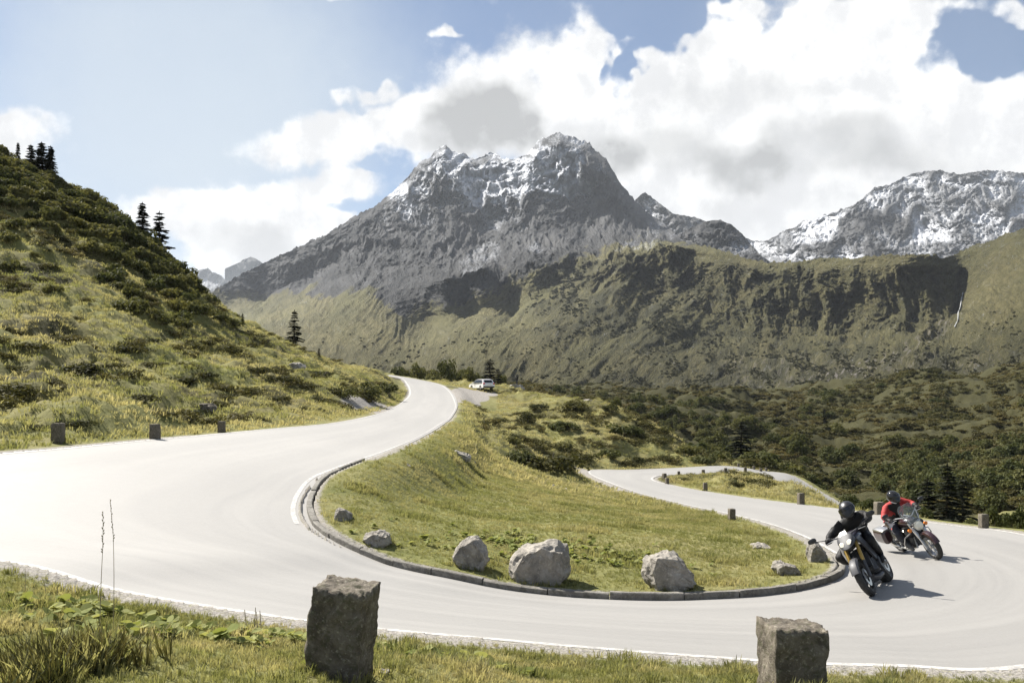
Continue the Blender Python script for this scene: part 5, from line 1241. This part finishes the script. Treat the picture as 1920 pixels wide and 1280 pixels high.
def motorcycle(kind):
    """X forward, Y to the rider's left, origin on the ground between the wheels"""
    sport = kind == 'sport'; root = empty('motorcycle'); fx, rx = .72, -.70; fr = .30 if sport else .31
    wheel(root, 'front_wheel', fx, fr, .12 if sport else .115, sport); wheel(root, 'rear_wheel', rx, .30, .19 if sport else .15, False)
    hx, hz = (.40, .88) if sport else (.36, .86)
    for s in (-1, 1):
        y = .105 * s; o = MB().tube([(fx - .02, y, fr - .02), (fx - (fx - hx) * .45, y, fr + (hz - fr) * .45)], [.030, .028], 10).build('fork_leg', M['steel'] if not sport else M['greypaint'], root)
        MB().tube([(fx - (fx - hx) * .42, y, fr + (hz - fr) * .42), (hx, y, hz)], [.030 if sport else .036] * 2, 10).build('fork_sleeve', M['gold'] if sport else M['steel'], o)
    b = MB(); rs = []                                                        # mudguard wrapped over the front tyre
    for k in range(9):
        a = R(20 + k * 16); rr = fr + .03; w = .075
        rs.append(b.ring([(fx + (rr + dz) * math.cos(a), y, fr + (rr + dz) * math.sin(a)) for y, dz in ((-w, -.03), (-w * .7, .005), (0, .018), (w * .7, .005), (w, -.03), (0, -.002))]))
    b.skin(rs); b.build('front_mudguard', M['greypaint'] if sport else M['maroon'], root)
    MB().box((.43, 0, .80), (.06, .26, .05), (0, R(-24), 0)).box((.37, 0, .88), (.07, .25, .045), (0, R(-24), 0)).build('fork_clamp', M['darkmetal'], root)
    # engine, frame, exhaust
    e = MB().box((.02, 0, .42), (.50, .34, .30)).box((.14, 0, .60), (.24, .30, .24), (0, R(-20), 0)).box((-.14, .16, .40), (.2, .08, .2)).disc((.02, .19, .38), (0, 1, 0), .10, .05).disc((.06, -.19, .38), (0, 1, 0), .11, .05)
    e.build('engine', M['darkmetal'], root)
    f = MB()
    for s in (-1, 1): f.tube([(hx - .02, s * .04, hz - .08), (.1, s * .17, .72), (-.25, s * .17, .60), (-.36, s * .14, .40)], .026, 8); f.tube([(-.25, s * .15, .62), (-.62, s * .12, .80)], .018, 6)
    f.build('frame', M['darkmetal'], root)
    sw = MB()
    for s in (-1, 1): sw.tube([(-.28, s * .12, .40), (rx, s * .13, .30)], [.035, .026], 8)
    sw.build('swingarm', M['darkmetal'], root)
    ex = MB()
    for s in ((-1, 1) if not sport else (-1,)):
        ex.tube([(.25, s * .08, .50), (.28, s * .10, .28), (.0, s * .14, .20), (-.35, s * .17, .24)], .024, 8); ex.tube([(-.35, s * .18, .25), (-.45, s * .2, .28), (-.80, s * .21, .40)], [.03, .055, .05], 12)
    ex.build('exhaust', M['steel'] if not sport else M['darkmetal'], root)
    if sport:
        MB().loft([(.34, 0, .90, .06, .05), (.24, 0, .93, .15, .10), (.05, 0, .93, .17, .12), (-.12, 0, .86, .11, .09), (-.2, 0, .82, .07, .05)], 14, 2.6).build('fuel_tank', M['darkpaint'], root)
        MB().loft([(-.15, 0, .83, .10, .04), (-.35, 0, .83, .14, .05), (-.55, 0, .90, .11, .04)], 12, 2.6).build('seat', M['leather'], root)
        MB().loft([(-.45, 0, .82, .12, .05), (-.7, 0, .92, .09, .05), (-.88, 0, .98, .04, .02)], 12).build('tail', M['darkpaint'], root)
        for s in (-1, 1):   # side panels beside the radiator
            b = MB(); pr = [(.47, .16, .90), (.38, .20, .74), (.22, .21, .52), (.02, .20, .40), (-.05, .19, .52), (.10, .20, .72), (.26, .18, .90)]
            o_ = b.ring([(x, s * y, z) for x, y, z in pr]); i_ = b.ring([(x, s * (y - .03), z) for x, y, z in pr]); b.skin([o_, i_]); b.build('side_panel', M['greypaint'] if s > 0 else M['whitepaint'], root)
        nose = MB().loft([(.42, 0, .93, .13, .12), (.55, 0, .93, .14, .11, -.3), (.66, 0, .86, .10, .07, -.5), (.70, 0, .83, .05, .03, -.6)], 12, 2.8).build('headlight_cowl', M['greypaint'], root)
        for s in (-1, 1): MB().loft([(.62, s * .065, .905, .040, .034, -.4), (.668, s * .06, .885, .036, .028, -.4)], 12).build('headlight', M['lamp'], nose)
        MB().loft([(.52, 0, 1.03, .07, .008, -.9), (.46, 0, 1.08, .05, .008, -.9)], 10).build('fly_screen', M['darkpaint'], root)
        MB().box((.33, 0, .52), (.05, .30, .26), (0, R(-18), 0)).build('radiator', M['black'], root)
        MB().loft([(.28, 0, .24, .06, .05), (.1, 0, .19, .12, .06), (-.2, 0, .2, .12, .06)], 12).build('belly_pan', M['greypaint'], root)
    else:
        MB().loft([(.34, 0, .84, .05, .04), (.24, 0, .84, .14, .10), (.0, 0, .82, .17, .11), (-.18, 0, .74, .1, .07)], 14).build('fuel_tank', M['maroon'], root)
        MB().loft([(-.15, 0, .68, .12, .05), (-.4, 0, .66, .17, .06), (-.6, 0, .76, .15, .07), (-.8, 0, .76, .1, .04)], 12, 2.6).build('seat', M['leather'], root)
        MB().loft([(-.5, 0, .62, .09, .05), (-.85, 0, .68, .09, .07), (-1.0, 0, .52, .08, .05)], 12).build('rear_mudguard', M['maroon'], root)
        hl = MB(); hl.loft([(.44, 0, .78, .03, .03), (.48, 0, .78, .09, .09), (.56, 0, .78, .105, .105)], 18).build('headlamp_shell', M['steel'], root)
        MB().loft([(.555, 0, .78, .098, .098), (.585, 0, .78, .07, .07), (.595, 0, .78, .02, .02)], 18).build('headlight', M['lamp'], root)
        for s in (-1, 1):
            MB().loft([(.44, s * .20, .74, .03, .03), (.50, s * .20, .74, .042, .042), (.515, s * .2, .74, .02, .02)], 12).build('indicator', M['amber'], root)
            pn = MB().loft([(-.42, s * .30, .55, .07, .12), (-.48, s * .31, .55, .12, .17), (-.85, s * .31, .56, .12, .17), (-.92, s * .30, .56, .07, .12)], 14, 3.2).build('pannier', M['maroon'], root)
            MB().loft([(-.44, s * .31, .69, .08, .025), (-.5, s * .31, .71, .105, .03), (-.85, s * .31, .715, .105, .03), (-.9, s * .31, .70, .08, .025)], 12, 3).build('pannier_lid', M['steel'], pn)
            MB().tube([(.24, s * .06, .62), (.30, s * .30, .58), (.26, s * .34, .44), (.18, s * .30, .30), (.12, s * .08, .26)], .014, 8).build('crash_bar', M['steel'], root)
            MB().tube([(.5, s * .10, .85), (.36, s * .18, 1.12)], .008, 6).build('screen_bracket', M['steel'], root)
        b = MB(); rs = []
        for k in range(7):
            z = .87 + k * .065; x = .53 - k * .035; w = .20 * math.sin(min(1.0, (k + 2.2) / 5.0) * 1.57) * (1 if k < 5 else (.88 if k == 5 else .6))
            rs.append(b.ring([(x - .10 * (y / .22) ** 2 + t, y, z) for y, t in ((-w, 0), (-w * .5, 0), (0, 0), (w * .5, 0), (w, 0), (w, -.004), (w * .5, -.004), (0, -.004), (-w * .5, -.004), (-w, -.004))]))
        b.skin(rs); b.build('windscreen', M['screen'], root)
    # handlebar, grips, mirrors
    by, bz, bx = (.37, 1.02, .30) if sport else (.40, 1.00, .16)
    hb = MB().tube([(bx - .03, -by, bz), (bx, -by * .6, bz + .01), (hx - .02, -.06, bz - .02), (hx - .02, .06, bz - .02), (bx, by * .6, bz + .01), (bx - .03, by, bz)], .013, 8).build('handlebar', M['steel'] if not sport else M['greypaint'], root)
    for s in (-1, 1):
        MB().tube([(bx - .015, s * (by - .12), bz), (bx - .03, s * (by + .01), bz)], .019, 8).build('grip', M['black'], hb)
        MB().tube([(bx + .05, s * (by - .14), bz - .01), (bx + .035, s * (by - .02), bz - .015)], .007, 6).build('lever', M['steel'], hb)
        mx, my, mz = (bx + .10, s * (by + .16), bz + .13) if sport else (bx + .06, s * (by + .06), bz + .18)
        mi = MB().loft([(mx + .02, my, mz, .03, .02), (mx + .01, my, mz, .072, .042), (mx - .012, my, mz, .074, .044)], 14, 2.5).build('mirror', M['black'], root)
        MB().loft([(mx - .013, my, mz, .066, .037), (mx - .016, my, mz, .06, .033)], 14, 2.5).build('mirror_glass', M['steel'], mi)
        MB().tube([(bx + .02, s * (by - .14), bz + .01), (mx + .01, my, mz - .02)], .008, 6).build('mirror_stalk', M['black'], mi)
        MB().tube([(-.12 if sport else .12, s * .16, .40 if sport else .33), (-.12 if sport else .12, s * .28, .40 if sport else .33)], .014, 6).build('footrest', M['darkmetal'], root)
    MB().box((-.90, 0, .80 if sport else .74), (.03, .14, .05)).build('tail_light', M['redlens'], root)
    MB().box((-.98 if sport else -1.03, 0, .62 if sport else .58), (.012, .2, .15), (0, R(18), 0), .05).build('number_plate', M['whitepaint'], root)
    return root
def skin_body(name, joints, edges, root_ix, mats, pick, sub=2):
    me = bpy.data.meshes.new(name); me.from_pydata([j[0] for j in joints], edges, []); o = bpy.data.objects.new(name, me); COL.objects.link(o)
    md = o.modifiers.new('skin', 'SKIN'); md.use_smooth_shade = True
    for v, j in zip(me.skin_vertices[0].data, joints): v.radius = j[1] if isinstance(j[1], tuple) else (j[1], j[1]); v.use_root = False
    me.skin_vertices[0].data[root_ix].use_root = True
    o.modifiers.new('sub', 'SUBSURF').levels = sub; o.modifiers['sub'].render_levels = sub
    dg = bpy.context.evaluated_depsgraph_get(); nm = bpy.data.meshes.new_from_object(o.evaluated_get(dg)); o.modifiers.clear(); o.data = nm; nm.name = name
    nm.materials.clear()
    for m in mats: nm.materials.append(m)
    co = np.array([v.co for v in nm.vertices]); cc = co + fbm(co * 9.0, 3)[:, None] * .010 * (co - co.mean(0)) / np.maximum(np.linalg.norm(co - co.mean(0), axis=1)[:, None], .1)
    nm.vertices.foreach_set('co', np.ascontiguousarray(cc, np.float32).ravel())
    for p in nm.polygons: p.material_index = pick(p.center)
    nm.shade_smooth(); nm.update(); return o
def rider(kind, by, bz, bx):
    """sits in the coordinates of the motorcycle"""
    sp = kind == 'sport'; s_ = -.06 if sp else 0.0                         # upper body hangs into the bend
    if sp:
        pel, sp1, ch, nk, hd = (-.32, .02, .90), (-.24, .07, 1.02), (-.06, .13, 1.13), (.05, .17, 1.23), (.11, .18, 1.30); sh = .20; foot = (-.14, .22, .42); knee = (.12, .25, .78); ank = (-.20, .22, .50)
        kneeR = (.14, -.36, .72)
    else:
        pel, sp1, ch, nk, hd = (-.40, 0, .80), (-.37, .02, .97), (-.26, .04, 1.14), (-.19, .05, 1.26), (-.14, .05, 1.33); sh = .20; foot = (.22, .24, .34); knee = (.10, .30, .70); ank = (.10, .24, .40)
        kneeR = (.10, -.32, .70)
    J = [(pel, (.16, .18)), (sp1, (.16, .18)), (ch, (.17, .21)), (nk, .075), (hd, .07)]; E = [(0, 1), (1, 2), (2, 3), (3, 4)]
    for s in (1, -1):
        k = len(J); shp = (ch[0] + .02, ch[1] + s * sh, ch[2] + .05); wr = (bx - .05, s * (by - .05), bz + .045)
        el = ((shp[0] + wr[0]) / 2 - .06, (shp[1] + wr[1]) / 2 + s * .10, (shp[2] + wr[2]) / 2 - .06 + (.04 if sp else 0))
        J += [(shp, .10), (el, .078), (wr, .052)]; E += [(2, k), (k, k + 1), (k + 1, k + 2)]
        h = len(J); kn = knee if s > 0 else kneeR; hip = (pel[0] + .02, pel[1] + s * .11, pel[2] - .03)
        J += [(hip, .115), (kn, .085), ((ank[0], s * ank[1], ank[2]), .052), ((foot[0] + .14, s * foot[1], foot[2] - .06), .042)]; E += [(0, h), (h, h + 1), (h + 1, h + 2), (h + 2, h + 3)]
    if sp: mats = [M['leather'], M['leather']]; pick = lambda c: 0
    else:
        mats = [M['redcloth'], M['jeans'], M['leather'], M['boot']]
        def pick(c):
            if c.z < .46: return 3
            if c.z < .86 and not (abs(c.y) > .3 and c.x > -.2 and c.z > .78): return 1
            if c.x > -.02 and abs(c.y) > .2: return 2
            if (c.z < 1.0 or c.x > -.16) and abs(c.y) < .15: return 2
            return 0
    body = skin_body('person', J, E, 0, mats, pick)
    hx, hy, hz = hd[0] + .03, hd[1], hd[2] + .06; he = MB()
    he.loft([(hx - .155, hy, hz + .01, .03, .03), (hx - .13, hy, hz + .015, .085, .09), (hx - .07, hy, hz + .02, .122, .128), (hx, hy, hz + .015, .13, .138), (hx + .07, hy, hz - .005, .122, .132), (hx + .125, hy, hz - .035, .092, .10), (hx + .155, hy, hz - .07, .05, .05)], 18)
    hel = he.build('helmet', M['black'] if sp else M['visor'], body)
    v = MB(); rs = []
    for k in range(9):
        a = R(-78 + k * 19.5); rs.append(v.ring([(hx + .02 + (.118 + t) * math.cos(a) * 1.02, hy + (.126 + t) * math.sin(a), hz + zz) for zz, t in ((.055, .006), (.02, .014), (-.035, .008), (-.035, .002), (.055, 0))]))
    v.skin(rs); v.build('visor', M['visor'], hel)
    if not sp: MB().tube([(hx + .05, hy - .118, hz - .06), (hx + .12, hy - .06, hz - .11), (hx + .13, hy + .04, hz - .115)], .014, 6).build('helmet_trim', M['whitepaint'], hel)
    for s in (1, -1):
        g = MB(); wx, wy, wz = bx - .05, s * (by - .05), bz + .045
        g.loft([(wx - .02, wy, wz, .045, .032), (wx + .03, wy, wz - .005, .055, .03), (wx + .065, wy, wz - .018, .05, .022)], 10)
        for k in range(4):
            y = wy + (k - 1.5) * .024; L = (.9, 1.0, .97, .8)[k]
            g.tube([(wx + .05, y, wz - .012), (wx + .05 + .05 * L, y, wz - .03), (wx + .045 + .04 * L, y, wz - .065), (wx + .03, y, wz - .075)], [.012, .011, .010, .008], 6)
        g.tube([(wx + .0, wy - s * .05, wz - .01), (wx + .02, wy - s * .07, wz - .04), (wx + .045, wy - s * .06, wz - .062)], [.014, .012, .009], 6)
        g.build('glove', M['leather'], body)
    if sp:
        MB().loft([(-.42, .0, 1.00, .10, .07), (-.36, .04, 1.16, .15, .10), (-.20, .06, 1.30, .12, .06)], 12, 2.6).build('backpack', M['darkpaint'], body)
    return body
def place_ride(parts, front, heading, lean, axle=.72, size=1.0):
    hx, hy = heading; n = math.hypot(hx, hy); hx, hy = hx / n, hy / n; rz = math.atan2(hy, hx)
    slope = (on_road(front[0] - hx * 1.42, front[1] - hy * 1.42) - front[2]) / 1.42
    m = Matrix.Translation((front[0], front[1], front[2])) @ Matrix.Rotation(rz, 4, 'Z') @ Matrix.Rotation(math.atan(slope), 4, 'Y') @ Matrix.Rotation(lean, 4, 'X') @ Matrix.Scale(size, 4) @ Matrix.Translation((-axle, 0, 0))
    for p in parts: p.matrix_world = m
def on_road(x, y):
    co, ix, dd = road_kd2.find((x, y, 0)); return float(RZ[ix][0])
def road_hit(px, py):
    for d in np.arange(9, 40, .02):
        x, y, z = P3(px, py, d)
        if z <= on_road(x, y): return (x, y, on_road(x, y))
def build_rides():
    m1 = motorcycle('sport'); tag(m1, 'grey and black sport motorcycle with gold fork leaning into the near bend', 'motorcycle', 'motorcycles on the road')
    r1 = rider('sport', .37, 1.02, .30); tag(r1, 'person in black leathers and black helmet riding the nearer motorcycle', 'person', 'motorcycle riders')
    q = road_hit(1638, 1117); place_ride([m1, r1], (q[0], q[1], q[2] + .004), (-.52, -.85), R(30), .72, .96)
    m2 = motorcycle('tourer'); tag(m2, 'maroon touring motorcycle with round headlight, windscreen and panniers, following behind', 'motorcycle', 'motorcycles on the road')
    r2 = rider('tourer', .40, 1.00, .16); tag(r2, 'person in red jacket and dark helmet riding the farther motorcycle', 'person', 'motorcycle riders')
    q = road_hit(1759, 1048); place_ride([m2, r2], (q[0], q[1], q[2] + .004), (.10, -1), R(25), .72, .88)
build_rides()

def build_car():
    q = P3(903, 733, 130); root = empty('parked_car', (q[0], q[1], on_ground(q[0], q[1]) + .02), math.atan2(.88, -.48)); tag(root, 'white estate car parked on the gravel lay-by beside the upper bend', 'car')
    # X forward; side profile lofted across the width
    prof = [(-2.25, .35), (-2.30, .62), (-2.22, .92), (-2.05, 1.02), (-1.80, 1.40), (-1.55, 1.47), (-.4, 1.50), (.25, 1.42), (.95, 1.00), (1.85, .88), (2.2, .72), (2.26, .45), (2.15, .28), (-2.1, .28)]
    b = MB(); rs = []
    for y in (-.90, -.86, -.6, 0, .6, .86, .90):
        e = abs(y) / .9; rs.append(b.ring([(x * (1 - .02 * e ** 4), y * (1 - .20 * max(0, z - .95) / .55 * (1 if abs(y) > .5 else .8)), z - .03 * e ** 4 * (z > .6)) for x, z in prof]))
    b.skin(rs); body = b.build('body', M['whitepaint'], root)
    for s in (-1, 1):
        for pts in ([(-1.72, .99), (-1.58, 1.36), (-.98, 1.41), (-.98, .98)], [(-.90, .98), (-.90, 1.41), (-.02, 1.40), (-.02, .98)], [(.06, .98), (.06, 1.38), (.24, 1.33), (.80, 1.0)]):
            w = MB(); o_ = w.ring([(x, s * (.915 * (1 - .20 * (z - .95) / .55) ), z) for x, z in pts]); i_ = w.ring([(x, s * (.88 * (1 - .20 * (z - .95) / .55)), z) for x, z in pts]); w.skin([o_, i_]); w.build('side_window', M['glass'], body)
        MB().tube([(-1.6, s * .64, 1.49), (-1.5, s * .66, 1.53), (.0, s * .66, 1.54), (.15, s * .64, 1.47)], .02, 6).build('roof_rail', M['darkmetal'], body)
        MB().box((-2.20, s * .74, .86), (.16, .26, .18), (0, 0, s * R(-14))).build('tail_light', M['redlens'], body)
        MB().box((2.05, s * .66, .74), (.3, .34, .12), (0, 0, s * R(-18))).build('headlight', M['lamp'], body)
        MB().box((.72, s * .98, 1.02), (.12, .2, .12)).build('wing_mirror', M['whitepaint'], body)
        for x in (-1.38, 1.36):
            w = empty('wheel'); w.parent = root; w.location = (x, s * .80, .33)
            MB().lathe_y((0, 0, 0), [(.20, -.1), (.31, -.11), (.335, -.06), (.335, .06), (.31, .11), (.20, .1)], 24).build('tyre', M['tyre'], w)
            rr = MB().disc((0, s * .09, 0), (0, 1, 0), .2, .02)
            for k in range(5): a = k * 1.2566; rr.tube([(0, s * .105, 0), (.19 * math.cos(a), s * .105, .19 * math.sin(a))], .02, 5)
            rr.build('rim', M['steel'], w)
    w = MB(); a_ = w.ring([(-2.135, -.62, 1.03), (-2.135, .62, 1.03), (-1.87, .56, 1.38), (-1.87, -.56, 1.38)]); b_ = w.ring([(-2.09, -.62, 1.03), (-2.09, .62, 1.03), (-1.83, .56, 1.37), (-1.83, -.56, 1.37)]); w.skin([a_, b_]); w.build('rear_window', M['glass'], body)
    w = MB(); a_ = w.ring([(.96, -.66, 1.03), (.96, .66, 1.03), (.34, .56, 1.41), (.34, -.56, 1.41)]); b_ = w.ring([(.9, -.66, 1.0), (.9, .66, 1.0), (.3, .56, 1.38), (.3, -.56, 1.38)]); w.skin([a_, b_]); w.build('windscreen', M['glass'], body)
    MB().box((-2.315, 0, .72), (.02, .52, .11), (0, 0, 0), .05).build('number_plate', M['lamp'], body)
    MB().box((-2.25, 0, .42), (.12, 1.62, .18)).build('rear_bumper', M['darkmetal'], body)
build_car()

def build_person():
    J = [((0, 0, .95), (.13, .11)), ((0, 0, 1.15), (.13, .10)), ((0, 0, 1.38), (.17, .11)), ((0, 0, 1.52), .055), ((0, .01, 1.60), .085), ((0, .015, 1.68), .085)]; E = [(0, 1), (1, 2), (2, 3), (3, 4), (4, 5)]
    for s in (1, -1):
        k = len(J); J += [((s * .18, 0, 1.42), .065), ((s * .24, .02, 1.14), .05), ((s * .22, -.06, .92), .038), ((s * .21, -.09, .84), .035)]; E += [(2, k), (k, k + 1), (k + 1, k + 2), (k + 2, k + 3)]
        k = len(J); J += [((s * .09, 0, .88), .09), ((s * .10, -.02, .48), .065), ((s * .10, .02, .08), .05), ((s * .11, -.12, .03), .04)]; E += [(0, k), (k, k + 1), (k + 1, k + 2), (k + 2, k + 3)]
    o = skin_body('person', J, E, 0, [M['leather'], M['jeans'], M['boot']], lambda c: 0 if c.z > .95 else (1 if c.z > .1 else 2))
    x, y, z = P3(969, 729, 150); o.location = (x, y, SLAB[2] + .80); o.rotation_euler = (0, 0, 2.4)
    tag(o, 'person in dark clothes standing on the rock beyond the parked car', 'person')
    h = MB().loft([(0, .015, 1.70, .09, .06), (0, .02, 1.74, .085, .05), (0, .02, 1.77, .05, .03)], 10).build('hair', M['twig'], o)
build_person()

# ---- dry stalks standing in the foreground grass
def build_stalks():
    r = random.Random(4)
    def stalk(px0, py0, px1, py1, d, lab, head=True, rad=.0022, name='grass_stalk'):
        a = Vector(P3(px0, py0, d)); b = Vector(P3(px1, py1, d + .05)); a.z = min(a.z, on_ground(a.x, a.y)) - .02; root = empty(name, tuple(a)); tag(root, lab, 'stalk', 'dry stalks in the foreground')
        n = 9; pts = []; bend = r.uniform(-.03, .03)
        for k in range(n):
            f = k / (n - 1); p = a.lerp(b, f); p.x += bend * math.sin(f * 3.14) * (b - a).length * .5 - (.06 * max(0, f - .75) ** 1.2 if head else 0); pts.append(p - a)
        MB().tube(pts, [rad * (1.15 - .7 * k / n) for k in range(n)], 5).build('stem', M['stalk'], root)
        if head:
            m = MB()
            for k in range(16):
                f = .72 + .28 * k / 16; i = f * (n - 1); i0 = int(i); p = pts[i0].lerp(pts[min(i0 + 1, n - 1)], i - i0); dr = Vector((r.uniform(-1, 1), r.uniform(-1, 1), 1.6)).normalized() * .016
                m.tube([p, p + dr * .6, p + dr], [.0012, .0032, .0006], 4)
            m.build('seed_head', M['stalk'], root)
    stalk(186, 1175, 197, 958, 5.0, 'thin tall dry grass stalk over the road, left one'); stalk(211, 1112, 210, 935, 5.4, 'tall dry grass stalk with seed head over the road, right one')
    for k, (px, h) in enumerate(((464, 26), (476, 30), (484, 22), (491, 24))):
        stalk(px, 1168, px + r.uniform(-6, 6), 1168 - h, 9.0, '%s short dark dead stem from the left by the road edge' % ORD[k], False, .006, 'dead_stem')
    for k, (px, py, h) in enumerate(((88, 1112, 22), (104, 1116, 20), (45, 1090, 24))):
        stalk(px, py, px + r.uniform(-5, 5), py - h, 8.6, ('short dead stem in the grass at far left, nearest the stalks', 'short dead stem in the grass at far left, middle of three', 'short dead stem in the grass at the left edge')[(1, 0, 2)[k]], False, .004, 'dead_stem')
build_stalks()

# ---- the waterfall in the gorge
def build_fall():
    line = [(1806, 548), (1803, 560), (1801, 574), (1797, 586), (1796, 600), (1790, 612)]; V = []; F = []
    co = np.empty(len(MAIN.data.vertices) * 3, np.float32); MAIN.data.vertices.foreach_get('co', co); co = co.reshape(-1, 3); px = 960 + FPX * co[:, 0] / co[:, 1]; py = HOR - FPX * co[:, 2] / co[:, 1]
    r = random.Random(2)
    for k in range(26):
        f = k / 25 * (len(line) - 1); i = min(int(f), len(line) - 2); g = f - i; x = line[i][0] * (1 - g) + line[i + 1][0] * g; y = line[i][1] * (1 - g) + line[i + 1][1] * g
        near = np.argsort((px - x) ** 2 + (py - y) ** 2)[:6]; d = co[near, 1].min() - 3; w = .9 + r.uniform(-.4, .6)
        V += [P3(x - w, y, d), P3(x, y, d - 1.2), P3(x + w, y, d), P3(x, y, d + 6)]
    for k in range(25):
        for j in range(4): F.append((k * 4 + j, k * 4 + (j + 1) % 4, k * 4 + 4 + (j + 1) % 4, k * 4 + 4 + j))
    o = mesh_obj('waterfall', V, F, mat_simple('white_water', (.42, .43, .43), .4, var=.2, scale=.2), smooth=True); tag(o, 'thin white waterfall in the gorge at the right', 'waterfall', kind='structure')
build_fall()
